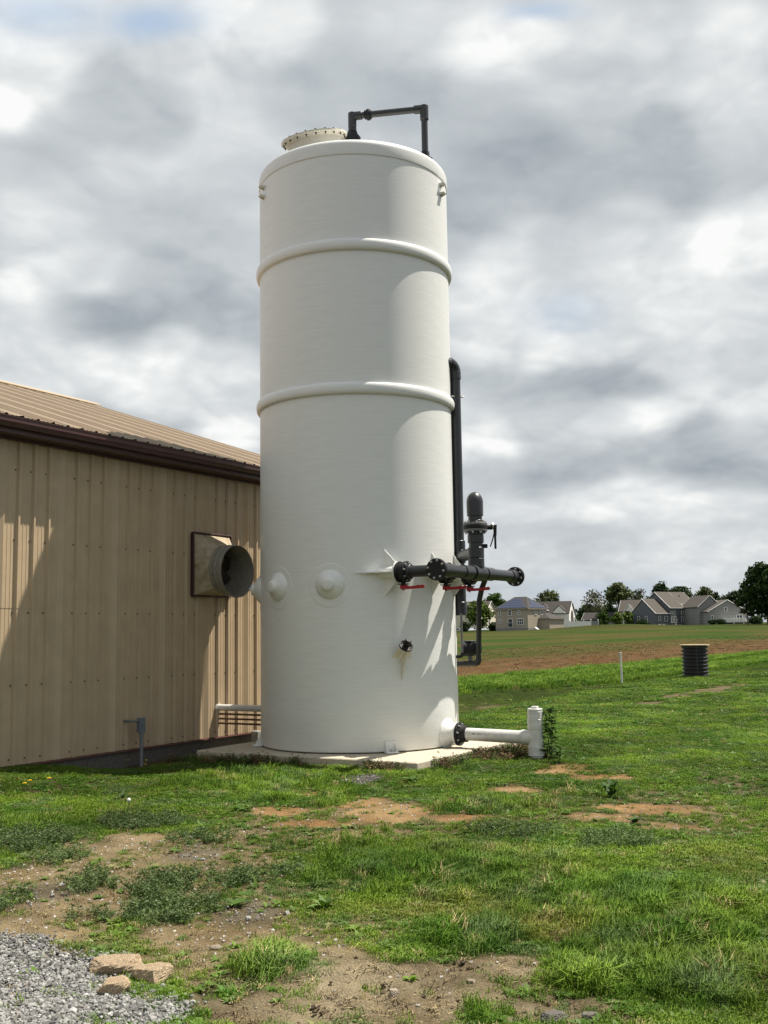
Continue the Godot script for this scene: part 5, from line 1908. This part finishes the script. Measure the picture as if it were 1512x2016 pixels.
func build_trees() -> void:
	var green := Color(0.05, 0.085, 0.022)
	var dark := Color(0.026, 0.045, 0.017)
	var olive := Color(0.075, 0.09, 0.035)
	var fresh := Color(0.10, 0.135, 0.035)
	var grey := Color(0.11, 0.105, 0.08)
	tree_px("leafy_tree", "round dark green tree rising behind the cream house", 976, 1166, 1236, 24, -345, 1, green, 1.1, 0.25)
	tree_px("leafy_tree", "pale green airy tree rising behind the solar roof", 1080, 1161, 1236, 28, -350, 2, olive, 0.7, 0.3)
	tree_px("budding_tree", "sparse grey tree just coming into leaf beside the tall olive tree", 1174, 1160, 1236, 30, -360, 3, grey, 0.33, 0.15)
	tree_px("dark_conifer", "narrow dark conifer between the grey tree and the olive tree", 1203, 1178, 1236, 12, -352, 4, dark, 1.2, 0.08, true)
	tree_px("tall_tree", "tall olive tree with a bare lower trunk standing above the others", 1219, 1143, 1236, 24, -350, 5, olive, 1.0, 0.42)
	tree_px("budding_tree", "thin leaved grey green tree behind the porch house", 1256, 1158, 1236, 24, -370, 6, Color(0.08, 0.085, 0.05), 0.5, 0.2)
	tree_px("shade_tree", "dark rounded tree behind the ridge of the grey house", 1302, 1144, 1236, 26, -380, 7, dark, 1.1, 0.3)
	tree_px("shade_tree", "broad dark tree behind the grey house roof end", 1341, 1152, 1236, 30, -385, 8, Color(0.032, 0.052, 0.02), 1.1, 0.3)
	tree_px("leafy_tree", "olive crowned tree behind the grey house's far roof edge", 1388, 1151, 1236, 20, -375, 9, olive, 0.9, 0.3)
	tree_px("shade_tree", "low dark tree between the olive crown and the deck house", 1408, 1162, 1236, 17, -390, 10, dark, 1.0, 0.3)
	tree_px("shade_tree", "dark spreading tree behind the deck house", 1446, 1163, 1236, 24, -370, 11, Color(0.028, 0.045, 0.02), 1.0, 0.3)
	tree_px("great_tree", "very large dark tree towering beside the deck house", 1512, 1104, 1238, 52, -255, 12, Color(0.025, 0.045, 0.014), 1.3, 0.12)
	tree_px("great_tree", "lighter green tree leaning out before the very large dark one", 1474, 1138, 1238, 20, -262, 13, Color(0.042, 0.066, 0.018), 1.1, 0.15)
	tree_px("willow_tree", "yellow green willow in front of the cream house", 942, 1181, 1236, 27, -282, 14, fresh, 1.0, 0.12)
	tree_px("garden_tree", "small fresh green tree beside the white yard fence", 1190, 1204, 1236, 13, -300, 15, green, 1.0, 0.15)
	tree_px("garden_tree", "small leafy tree before the low grey-roofed house", 1216, 1207, 1236, 12, -310, 16, fresh, 0.9, 0.15)
	tree_px("garden_tree", "small bright tree next to the porch house", 1238, 1202, 1236, 13, -305, 17, fresh, 0.9, 0.12)
	tree_px("shade_tree", "dark mass of tree behind the white house gable", 1158, 1190, 1236, 22, -400, 18, dark, 0.9, 0.15)
	tree_px("shade_tree", "dark tree filling the gap behind the low house", 1240, 1180, 1236, 26, -400, 19, dark, 0.8, 0.2)
	tree_px("shade_tree", "far dark tree above the low house roof", 1200, 1192, 1236, 26, -420, 20, dark, 0.9, 0.15)
	# the wood that closes the view far behind the houses
	var wood := MB.new()
	wood.colored = true
	var r := RandomNumberGenerator.new()
	r.seed = 77
	for k in 150:
		var x := -260.0 + k * 5.2 + r.randf_range(-2.0, 2.0)
		var z := -470.0 - r.randf_range(0.0, 70.0)
		var top := r.randf_range(7.0, 13.0) + 3.0 * noise_a.get_noise_1d(x * 0.05)
		var g := gh(x, z)
		var sh := r.randf_range(0.6, 1.3)
		for q in 130:
			var d := Vector3(r.randfn(), r.randfn(), r.randfn()).normalized() * pow(r.randf(), 0.4)
			var p := Vector3(x + d.x * 5.0, g + top * 0.5 + d.y * top * 0.55, z + d.z * 5.0)
			var s := r.randf_range(0.9, 2.0)
			var nrm := (d + Vector3(r.randfn(), r.randfn() + 0.5, r.randfn()) * 0.6).normalized()
			var e := nrm.cross(Vector3(r.randfn(), r.randfn(), r.randfn())).normalized()
			var f := nrm.cross(e)
			var v := sh * r.randf_range(0.7, 1.3)
			wood.col = Color(0.045 * v, 0.062 * v, 0.03 * v)
			wood.tri(p + e * s * 0.6, p - e * s * 0.4 + f * s * 0.5, p - e * s * 0.4 - f * s * 0.5, nrm, nrm, nrm)
	org = Vector3.ZERO
	var w := part(self, "far_wood", wood, M.leaf, "stuff")
	tag(w, "dark line of woodland far behind the houses", "woodland")
	for e in [[1266, 1222, 13, -296, "dark round shrub at the grey house corner"], [1403, 1226, 8, -288, "dark shrub at the near corner of the deck house"], [1420, 1224, 10, -286, "bushy shrub beside the deck steps"], [972, 1226, 12, -275, "low hedge shrub beside the brick pier"], [1490, 1215, 14, -270, "tall shrub under the great dark tree"], [914, 1225, 12, -276, "dark shrub at the willow foot"]]:
		var foot := 1235.0
		var p := at_z(e[0], foot, e[3])
		p.y = gh(p.x, p.z)
		var h := at_z(e[0], e[1], e[3]).y - p.y
		tree("round_shrub", e[4], p, maxf(h, 1.2), 2.0 * e[2] * -e[3] / FPX, 40 + int(e[0]) % 17, Color(0.03, 0.05, 0.018), 1.2, 0.4, -0.05, false, "shrubs at the houses")


# ---------- plants one can pick out ----------
func leaf_blade(b: MB, base: Vector3, dir: Vector3, up: Vector3, length: float, width: float, droop: float, segs := 5) -> void:
	var side := dir.cross(up).normalized()
	var prev := []
	var nrm := side.cross(dir).normalized()
	if nrm.y < 0.0: nrm = -nrm
	for k in segs + 1:
		var f := float(k) / segs
		var w := width * sin(PI * pow(clampf(0.08 + 0.92 * f, 0, 1), 0.75)) * 0.5
		if k == segs: w = 0.0
		var c := base + dir * length * f + up * (length * (0.35 * f - droop * f * f))
		var row := [c - side * w + up * w * 0.25, c, c + side * w + up * w * 0.25]
		if prev:
			for s in 2:
				b.tri(prev[s], prev[s + 1], row[s + 1], nrm, nrm, nrm)
				if k < segs: b.tri(prev[s], row[s + 1], row[s], nrm, nrm, nrm)
		prev = row


func leafy_plant(called: String, label: String, at: Vector3, leaves: int, length: float, width: float, upright: float, c: Color, sd: int, group := "", tall := 0.0) -> Node3D:
	var t := thing(called, label, "plant", Transform3D(Basis(), at), Vector3.ZERO, group)
	var r := RandomNumberGenerator.new()
	r.seed = sd
	if tall > 0.0:
		for s in 4:
			var b := MB.new()
			var a := r.randf() * TAU
			var lean := Vector3(cos(a), 0, sin(a)) * tall * 0.18
			b.tube([Vector3(0, -0.02, 0), Vector3(0, tall * 0.5, 0) + lean * 0.4, Vector3(0, tall, 0) + lean], 0.006, 6, false, 0.002)
			part(t, "stem", b, M.stem_green)
	for k in leaves:
		var b := MB.new()
		b.colored = true
		var v := r.randf_range(0.7, 1.3)
		b.col = Color(c.r * v, c.g * v, c.b * v)
		var a := k * 2.4 + r.randf_range(-0.4, 0.4)
		var y := 0.01
		var out := Vector3(cos(a), 0, sin(a))
		var base := out * 0.01
		if tall > 0.0:
			var f := r.randf_range(0.08, 1.0)
			base = Vector3(0, tall * f, 0) + out * r.randf_range(0.0, 0.13) * (1.15 - f)
		var u := upright * r.randf_range(0.6, 1.3)
		var dir := (out + Vector3(0, u, 0)).normalized()
		leaf_blade(b, base + Vector3(0, y, 0), dir, (Vector3.UP - dir * dir.y).normalized(), length * r.randf_range(0.6, 1.15), width * r.randf_range(0.7, 1.2), r.randf_range(0.3, 0.8))
		part(t, "leaf", b, M.leaf)
	return t


func build_plants() -> void:
	var dock := Color(0.075, 0.13, 0.035)
	leafy_plant("dock_plant", "broad leaved dock plant amid lush grass near the dry patch", on_ground(640, 1792), 9, 0.11, 0.042, 0.9, Color(0.11, 0.17, 0.05), 1, "broad leaved weeds")
	leafy_plant("dock_plant", "broad leaved weed at the edge of the gravelly dry patch", on_ground(465, 1785), 8, 0.10, 0.04, 0.5, dock, 2, "broad leaved weeds")
	leafy_plant("dock_plant", "broad leaved weed on the orange earth before the pad", on_ground(475, 1598), 10, 0.14, 0.05, 0.5, dock, 3, "broad leaved weeds")
	leafy_plant("dock_plant", "dark bushy weed clump beside the bare orange strip", on_ground(1205, 1572), 30, 0.13, 0.05, 0.8, Color(0.05, 0.095, 0.028), 4, "broad leaved weeds", 0.12)
	leafy_plant("dock_plant", "grey green weed below the bare orange strip", on_ground(1250, 1622), 16, 0.11, 0.042, 0.6, Color(0.07, 0.11, 0.045), 5, "broad leaved weeds")
	leafy_plant("dock_plant", "pale leaved weed standing in the lawn by the dandelions", on_ground(238, 1575), 9, 0.12, 0.04, 0.9, Color(0.11, 0.16, 0.07), 6, "broad leaved weeds")
	leafy_plant("dock_plant", "low weed in front of the gravel spot at the pad", on_ground(810, 1540), 12, 0.14, 0.06, 0.5, dock, 7, "broad leaved weeds")
	var foot := TF * Vector3(0.1, 0, 2.95)
	foot.y = gh(foot.x, foot.z)
	leafy_plant("leafy_weed", "tall leafy green weed climbing beside the white cleanout", foot, 190, 0.13, 0.05, 0.2, Color(0.075, 0.14, 0.032), 8, "", 0.66)
	leafy_plant("leafy_weed", "short leafy weed on the soil heap beyond the cleanout", on_ground(1100, 1503), 26, 0.12, 0.05, 0.5, Color(0.055, 0.10, 0.03), 9, "", 0.2)
	# dandelions
	var where := [[250, 1512, 0.10], [287, 1514, 0.11], [284, 1517, 0.07], [57, 1556, 0.10], [95, 1553, 0.11], [47, 1558, 0.08]]
	var labels := ["yellow dandelion in the lawn by the grey post", "yellow dandelion in the lawn by the grey post", "yellow dandelion in the lawn by the grey post", "yellow dandelion in open lawn near the building", "yellow dandelion in open lawn near the building", "yellow dandelion in open lawn near the building"]
	for i in where.size():
		var e = where[i]
		var p := on_ground(e[0], e[1])
		var t := thing("dandelion", labels[i], "flower", Transform3D(Basis(), p), Vector3.ZERO, "dandelions by the grey post" if i < 3 else "dandelions in the open lawn")
		var b := MB.new()
		b.tube([Vector3.ZERO, Vector3(0.006, e[2] * 0.6, 0), Vector3(0.01, e[2], 0.005)], 0.003, 6)
		part(t, "stalk", b, M.stem_green)
		b = MB.new()
		for k in 26:
			var a := k * 2.4
			var f := sqrt(k / 26.0)
			var d := Vector3(cos(a), 0, sin(a))
			var s := Vector3(-sin(a), 0, cos(a)) * 0.005
			var c := Vector3(0.01, e[2] + 0.012 - 0.008 * f, 0.005)
			b.quad(c - s, c + s, c + d * (0.012 + 0.018 * f) + s + Vector3(0, 0.006, 0), c + d * (0.012 + 0.018 * f) - s + Vector3(0, 0.006, 0), Vector3.UP)
		part(t, "petals", b, M.yellow_petal)
	var p := on_ground(252, 1606)
	var t := thing("dandelion_clock", "white dandelion seed head above the lawn", "flower", Transform3D(Basis(), p))
	var b := MB.new()
	b.tube([Vector3.ZERO, Vector3(0, 0.07, 0), Vector3(0.005, 0.13, 0)], 0.003, 6)
	part(t, "stalk", b, M.stem_green)
	b = MB.new()
	for k in 70:
		var y := 1.0 - 2.0 * (k + 0.5) / 70.0
		var a := k * 2.4
		var d := Vector3(cos(a) * sqrt(1.0 - y * y), y, sin(a) * sqrt(1.0 - y * y))
		var c := Vector3(0.005, 0.15, 0)
		b.tube([c, c + d * 0.017], 0.0008, 3, false)
		var s := d.cross(Vector3(0.3, 0.5, 0.8)).normalized() * 0.006
		var q := d.cross(s)
		b.quad(c + d * 0.019 - s, c + d * 0.018 - q, c + d * 0.019 + s, c + d * 0.018 + q, d)
	part(t, "fluff", b, M.seed_fluff)


# ---------- grass, weeds, stones, litter ----------
func grass_clump(sd: int, blades: int, rad: float, h0: float, h1: float, width: float, lean: float) -> ArrayMesh:
	var r := RandomNumberGenerator.new()
	r.seed = sd
	var b := MB.new()
	for k in blades:
		var a := r.randf() * TAU
		var q := sqrt(r.randf()) * rad
		var base := Vector3(cos(a) * q, -0.005, sin(a) * q)
		var da := r.randf() * TAU
		var dir := Vector3(cos(da), 0, sin(da))
		var side := Vector3(-sin(da), 0, cos(da))
		var h := r.randf_range(h0, h1)
		var l := lean * r.randf_range(0.2, 1.3)
		var w := width * r.randf_range(0.6, 1.3)
		var p1 := base + Vector3(0, h * 0.55, 0) + dir * h * l * 0.25
		var p2 := base + Vector3(0, h * (0.97 - 0.3 * l), 0) + dir * h * l * 0.85
		var n1 := (dir * 0.9 + Vector3(0, 0.5, 0)).normalized()
		b.tri(base - side * w * 0.5, base + side * w * 0.5, p1 + side * w * 0.42, n1, n1, n1)
		b.tri(base - side * w * 0.5, p1 + side * w * 0.42, p1 - side * w * 0.42, n1, n1, n1)
		var n2 := (dir * 0.5 + Vector3(0, 0.9, 0)).normalized()
		b.tri(p1 - side * w * 0.42, p1 + side * w * 0.42, p2, n2, n2, n2)
	return b.mesh()


func feather_clump(sd: int, h: float) -> ArrayMesh:
	var r := RandomNumberGenerator.new()
	r.seed = sd
	var b := MB.new()
	for s in 7:
		var a := r.randf() * TAU
		var lean := Vector3(cos(a), 0, sin(a)) * r.randf_range(0.2, 0.9) * h
		var top := Vector3(0, h * r.randf_range(0.5, 1.1), 0) + lean
		var base := Vector3(cos(a), 0, sin(a)) * 0.02
		for k in 16:
			var f := r.randf_range(0.1, 1.0)
			var p := base.lerp(top, f)
			var d := Vector3(r.randfn(), r.randfn() * 0.5 + 0.3, r.randfn()).normalized()
			var l := h * r.randf_range(0.12, 0.28)
			var e := d.cross(Vector3(r.randfn(), r.randfn(), r.randfn())).normalized() * l * 0.2
			var n := d.cross(e).normalized()
			b.tri(p, p + d * l * 0.55 + e, p + d * l, n, n, n)
			b.tri(p, p + d * l * 0.55 - e, p + d * l, n, n, n)
	return b.mesh()


func rosette(sd: int, leaves: int, length: float, width: float, up: float) -> ArrayMesh:
	var r := RandomNumberGenerator.new()
	r.seed = sd
	var b := MB.new()
	for k in leaves:
		var a := k * 2.4 + r.randf_range(-0.5, 0.5)
		var d := Vector3(cos(a), up * r.randf_range(0.4, 1.4), sin(a)).normalized()
		leaf_blade(b, Vector3(cos(a), 0, sin(a)) * 0.008, d, (Vector3.UP - d * d.y).normalized(), length * r.randf_range(0.6, 1.2), width * r.randf_range(0.7, 1.2), r.randf_range(0.2, 0.7), 3)
	return b.mesh()


func pebble(sd: int, flat: float) -> ArrayMesh:
	var r := RandomNumberGenerator.new()
	r.seed = sd
	var pts := []
	for k in 12:
		var y := 1.0 - 2.0 * (k + 0.5) / 12.0
		var a := k * 2.4 + r.randf()
		pts.append(Vector3(cos(a) * sqrt(1.0 - y * y), y * flat, sin(a) * sqrt(1.0 - y * y)) * r.randf_range(0.38, 0.6))
	# hull by brute force: keep the triangles with all points on one side
	var b := MB.new()
	for i in 12:
		for j in range(i + 1, 12):
			for k in range(j + 1, 12):
				var n: Vector3 = (pts[j] - pts[i]).cross(pts[k] - pts[i])
				var pos := 0
				var neg := 0
				for q in 12:
					if q == i or q == j or q == k: continue
					if n.dot(pts[q] - pts[i]) > 0.0: pos += 1
					else: neg += 1
				if pos == 0: b.ftri(pts[i], pts[j], pts[k], n)
				elif neg == 0: b.ftri(pts[i], pts[j], pts[k], -n)
	return b.mesh()


func multi(called: String, label: String, category: String, mesh: Mesh, m: Material, list: Array) -> void:
	var mm := MultiMesh.new()
	mm.transform_format = MultiMesh.TRANSFORM_3D
	mm.use_colors = true
	mm.mesh = mesh
	mm.instance_count = list.size()
	for i in list.size():
		mm.set_instance_transform(i, list[i][0])
		mm.set_instance_color(i, list[i][1])
	var o := MultiMeshInstance3D.new()
	o.name = numbered(called)
	o.multimesh = mm
	o.material_override = m
	add_child(o)
	tag(o, label, category, "", "stuff")


func blocked(x: float, z: float, margin := 0.03) -> bool:
	var w := wall_frame(x, z)
	if w.y < 0.06 and w.x < 9.0: return true
	return w.x > 2.7 - margin and w.x < 6.2 + margin and w.y > 0.8 - margin and w.y < 4.36 + margin


func place(x: float, z: float, s: float, turn: float, tilt := 0.0, sy := 1.0) -> Transform3D:
	var bs := Basis(Vector3.UP, turn)
	if tilt != 0.0: bs = Basis(Vector3(cos(turn * 3.0), 0, sin(turn * 3.0)), tilt) * bs
	return Transform3D(bs.scaled_local(Vector3(s, s * sy, s)), Vector3(x, gh(x, z), z))


func scatter_ground_cover() -> void:
	var r := RandomNumberGenerator.new()
	r.seed = 99
	var shorts := []
	var longs := []
	var feathers := []
	var rosettes := []
	for k in 5:
		shorts.append([grass_clump(100 + k, 34, 0.06, 0.02, 0.06, 0.004, 0.95), []])
	for k in 4:
		longs.append([grass_clump(120 + k, 38, 0.06, 0.06, 0.155, 0.005, 0.95), []])
	for k in 4:
		feathers.append([feather_clump(140 + k, 0.10), []])
	for k in 4:
		rosettes.append([rosette(160 + k, 7, 0.045, 0.024, 0.6), []])
	var deep := Color(0.066, 0.142, 0.019)
	var bright := Color(0.165, 0.25, 0.033)
	var blue := Color(0.13, 0.19, 0.08)
	var gold := Color(0.24, 0.23, 0.06)
	var tries := 230000
	for i in tries:
		# even over the ground, thinner with distance
		var d := 3.4 + pow(r.randf(), 1.15) * 35.0
		var x := (r.randf() * 2.0 - 1.0) * (0.40 * d + 0.9)
		var z := -d
		if blocked(x, z): continue
		var far_ := smoothstep(14.0, 26.0, d)
		var n1 := noise_c.get_noise_2d(x * 0.8, z * 0.8)
		var n2 := noise_a.get_noise_2d(x * 3.1 + 9.0, z * 3.1)
		var bare := maxf(fmap("bare", x, z), fmap("tan", x, z))
		var dry := fmap("dry", x, z)
		var mud := fmap("mud", x, z)
		var gravel := fmap("gravel", x, z)
		var weed := fmap("weed", x, z)
		var lush := fmap("lush", x, z)
		var yellow := fmap("gold", x, z)
		var q := field_q(x, z)
		var cover := 1.0 - 1.5 * maxf(bare, maxf(mud * 0.9, gravel * 1.1)) - 0.80 * dry - 0.30 * maxf(0.0, n2 * 1.4 - 0.1) * (1.0 - far_)
		var hf := noise_c.get_noise_2d(x * 4.5 + 70.0, z * 4.5)
		cover += (1.0 * hf - 0.05) * (1.0 - far_) * clampf(0.35 + 1.2 * maxf(bare, dry), 0.0, 1.0)        # tufts on the bare places, gaps in the turf
		cover = maxf(cover, lush * 0.95)
		cover = maxf(cover, weed * 0.5)
		if d > FD1:
			cover = 0.8
			if q > 0.3: cover = 0.10 if q < 16.0 else 0.5
		var wf := wall_frame(x, z)
		if wf.y < 0.6 and wf.x > 1.0: cover *= smoothstep(0.15, 0.7, wf.y) * 0.6
		if d > 19.0 and q < -3.0: cover -= 1.1 * scraped(x, z, noise_c.get_noise_2d(x * 0.9, d * 0.9))
		if r.randf() > cover + 0.03: continue
		var c := deep.lerp(bright, clampf(0.5 + n1 * 1.1 + 0.35 * n2 + r.randf_range(-0.25, 0.25), 0.0, 1.0))
		c = c.lerp(blue, clampf(noise_b.get_noise_2d(x * 1.7 + 30.0, z * 1.7) * 1.5 - 0.1, 0.0, 0.85))
		c = c.lerp(gold, clampf(yellow * 0.75 + dry * 0.25 + r.randf_range(-0.25, 0.1), 0.0, 0.8))
		if r.randf() < 0.035 + 0.10 * dry: c = Color(0.36, 0.29, 0.15)
		var v := r.randf_range(0.75, 1.25) * (1.0 + 0.45 * noise_b.get_noise_2d(x * 0.33 + 50.0, z * 0.33))
		c = Color(c.r * v, c.g * v, c.b * v)
		var s := r.randf_range(0.6, 1.15) * (1.0 + 0.65 * far_)
		var t := r.randf() * TAU
		if weed > 0.2 and r.randf() < weed * 0.6:
			feathers[i % 4][1].append([place(x, z, s * 0.95, t), Color(0.11 * v, 0.152 * v, 0.066 * v)])
		elif lush > 0.2 and r.randf() < lush * 0.55 or (q > -4.2 and q < 0.4 and d > 17.0):
			longs[i % 4][1].append([place(x, z, s * (0.8 + 0.3 * lush) * (0.75 + 0.7 * maxf(0.0, n2 + 0.2)), t, r.randf_range(-0.25, 0.25)), c])
		elif r.randf() < 0.13 + 0.22 * maxf(0.0, n2) * (1.0 - far_):
			rosettes[i % 4][1].append([place(x, z, s * r.randf_range(0.7, 1.3), t), c.lerp(Color(0.07, 0.12, 0.035), 0.6)])
		else:
			shorts[i % 5][1].append([place(x, z, s * (0.85 + 0.5 * maxf(0.0, n1)) * (1.0 - 0.3 * dry), t, r.randf_range(-0.2, 0.2), 1.0 - 0.3 * far_), c])
	# the lawn and the tall strip run on beside the field
	for i in 16000:
		var x := r.randf_range(2.0, 46.0)
		var q := r.randf_range(-16.0, 0.2) if i % 2 == 0 else r.randf_range(-4.2, 0.3)
		var z := -(q * 1.653 + 35.0 + 1.316 * (x - 2.5))
		if z > -30.0 or absf(x / z) > 0.42: continue
		var n1 := noise_c.get_noise_2d(x * 0.8, z * 0.8)
		var c := deep.lerp(bright, clampf(0.55 + n1 * 1.1 + r.randf_range(-0.25, 0.25), 0.0, 1.0))
		if q > -4.2: longs[i % 4][1].append([place(x, z, r.randf_range(1.2, 2.2), r.randf() * TAU, r.randf_range(-0.2, 0.2)), c])
		else: shorts[i % 5][1].append([place(x, z, r.randf_range(1.6, 3.0), r.randf() * TAU, r.randf_range(-0.2, 0.2), 0.6), c])
	for e in shorts: multi("lawn_grass", "short green lawn grass over the yard", "grass", e[0], M.grass, e[1])
	for e in longs: multi("long_grass", "longer tufted green grass in the yard", "grass", e[0], M.grass, e[1])
	for e in feathers: multi("feathery_weeds", "low grey-green feathery weeds on the dry patch", "weeds", e[0], M.grass, e[1])
	for e in rosettes: multi("clover", "small round-leaved ground cover between the grass", "ground cover", e[0], M.leaf, e[1])

	# dead brown weeds along the pad edge and under the drain pipe
	var dead := []
	for k in 3: dead.append([feather_clump(170 + k, 0.15), []])
	for i in 760:
		var s := 2.66 - absf(r.randfn()) * 0.13
		var o := r.randf_range(0.4, 4.6)
		if i > 300:
			o = 4.42 + absf(r.randfn()) * 0.18
			s = r.randf_range(2.5, 5.6)
		if i > 470:
			o = r.randf_range(4.4, 5.3)
			s = 4.45 + r.randfn() * 0.22
		var p := WF * Vector3(s, 0, o)
		if noise_a.get_noise_2d(p.x * 1.1, p.z * 1.1) < r.randf_range(-0.25, 0.2): continue
		var c := Color(0.17, 0.115, 0.07) if r.randf() < 0.5 else Color(0.08, 0.11, 0.035)
		var v := r.randf_range(0.6, 1.35)
		dead[i % 3][1].append([place(p.x, p.z, r.randf_range(0.4, 1.0), r.randf() * TAU), Color(c.r * v, c.g * v, c.b * v)])
	for e in dead: multi("withered_weeds", "brown withered weeds along the concrete pad edge", "weeds", e[0], M.straw, e[1])

	# gravel, pebbles, clods
	var stones := []
	for k in 6: stones.append([pebble(200 + k, 0.7), []])
	var clods := []
	for k in 3: clods.append([pebble(220 + k, 0.8), []])
	for i in 60000:
		var d := 3.6 + r.randf() * 13.0
		var x := (r.randf() * 2.0 - 1.0) * (0.40 * d + 0.5)
		var z := -d
		if blocked(x, z): continue
		var gravel := fmap("gravel", x, z)
		var dry := fmap("dry", x, z)
		var bare := maxf(fmap("bare", x, z), fmap("tan", x, z))
		var mud := fmap("mud", x, z)
		var n := noise_a.get_noise_2d(x * 2.0 + 3.0, z * 2.0)
		var g := r.randf()
		if g < gravel * 1.3 + n * 0.3 * gravel and gravel > 0.12:
			var v := r.randf_range(0.12, 0.42)
			if r.randf() < 0.10: v = r.randf_range(0.4, 0.55)
			var c := Color(v, v * 0.985, v * 0.96) if r.randf() < 0.8 else Color(v * 1.05, v * 0.9, v * 0.72)
			var xf := place(x, z, r.randf_range(0.008, 0.024) * (2.0 if r.randf() < 0.1 else 1.0), r.randf() * TAU, r.randf_range(-0.6, 0.6))
			xf.origin.y += r.randf_range(0.0, 0.014)
			stones[i % 6][1].append([xf, c])
		elif g < 0.16 * dry + 0.10 * bare + 0.04 * mud + 0.01:
			var v := r.randf_range(0.25, 0.6)
			stones[i % 6][1].append([place(x, z, r.randf_range(0.008, 0.028), r.randf() * TAU, r.randf_range(-0.5, 0.5)), Color(v, v * 0.95, v * 0.86)])
		elif g < mud * 0.55 * clampf(0.4 + 1.6 * n, 0.0, 1.0):
			var v := r.randf_range(0.5, 1.2)
			clods[i % 3][1].append([place(x, z, r.randf_range(0.008, 0.04), r.randf() * TAU, r.randf_range(-0.4, 0.4), 0.8), Color(0.11 * v, 0.08 * v, 0.05 * v)])
		elif g < bare * 0.12:
			var v := r.randf_range(0.8, 1.15)
			clods[i % 3][1].append([place(x, z, r.randf_range(0.006, 0.02), r.randf() * TAU, r.randf_range(-0.4, 0.4), 0.8), Color(0.25 * v, 0.155 * v, 0.075 * v)])
	# a denser bed of gravel at the drive
	for i in 26000:
		var px := r.randf_range(-90.0, 420.0)
		var py := r.randf_range(1840.0, 2090.0)
		var p := at_h(px, py, -0.12)
		var gravel := fmap("gravel", p.x, p.z)
		if r.randf() > gravel * 1.25: continue
		var v := r.randf_range(0.12, 0.40)
		if r.randf() < 0.1: v = r.randf_range(0.35, 0.55)
		var xf := place(p.x, p.z, r.randf_range(0.007, 0.022) * (2.0 if r.randf() < 0.12 else 1.0), r.randf() * TAU, r.randf_range(-0.7, 0.7))
		xf.origin.y += r.randf_range(0.0, 0.016)
		stones[i % 6][1].append([xf, Color(v, v * 0.99, v * 0.95)])
	for e in stones: multi("gravel", "grey crushed stone gravel and scattered pebbles", "gravel", e[0], M.stone, e[1])
	for e in clods: multi("soil_clods", "crumbled brown soil clods on the bare patches", "soil", e[0], M.stone, e[1])

	# stubble and pale clods on the ploughed strip
	var stubble := []
	for k in 3: stubble.append([grass_clump(260 + k, 12, 0.16, 0.05, 0.16, 0.02, 1.3), []])
	for i in 9000:
		var x := r.randf_range(-2.0, 60.0)
		var q := r.randf_range(-0.5, 22.0)
		var z := -(q * 1.653 + 35.0 + 1.316 * (x - 2.5))
		if noise_a.get_noise_2d(x * 0.3, q * 1.2) + r.randf_range(-0.3, 0.3) < 0.12: continue
		var v := r.randf_range(0.7, 1.2)
		stubble[i % 3][1].append([place(x, z, r.randf_range(0.6, 1.8), r.randf() * TAU, r.randf_range(-0.2, 0.2), 0.4), Color(0.27 * v, 0.19 * v, 0.10 * v) if r.randf() < 0.75 else Color(0.10, 0.15, 0.04)])
	for e in stubble: multi("stubble", "pale stubble on the ploughed brown strip", "stubble", e[0], M.straw, e[1])

	# straw and dead blades lying about
	var straw := []
	for k in 3: straw.append([grass_clump(240 + k, 7, 0.05, 0.03, 0.09, 0.004, 1.25), []])
	for i in 26000:
		var d := 3.6 + r.randf() * 12.0
		var x := (r.randf() * 2.0 - 1.0) * (0.40 * d + 0.5)
		var z := -d
		if blocked(x, z): continue
		var w := 0.06 + 0.55 * fmap("mud", x, z) + 0.4 * fmap("dry", x, z) + 0.25 * fmap("gold", x, z) - 0.6 * fmap("gravel", x, z)
		if r.randf() > w: continue
		var c := Color(0.34, 0.27, 0.15) if r.randf() < 0.55 else Color(0.19, 0.14, 0.085)
		var v := r.randf_range(0.6, 1.3)
		straw[i % 3][1].append([place(x, z, r.randf_range(0.5, 1.2), r.randf() * TAU, r.randf_range(-0.3, 0.3), 0.35), Color(c.r * v, c.g * v, c.b * v)])
	for e in straw: multi("straw", "dead straw-coloured blades strewn on the soil", "straw", e[0], M.straw, e[1])
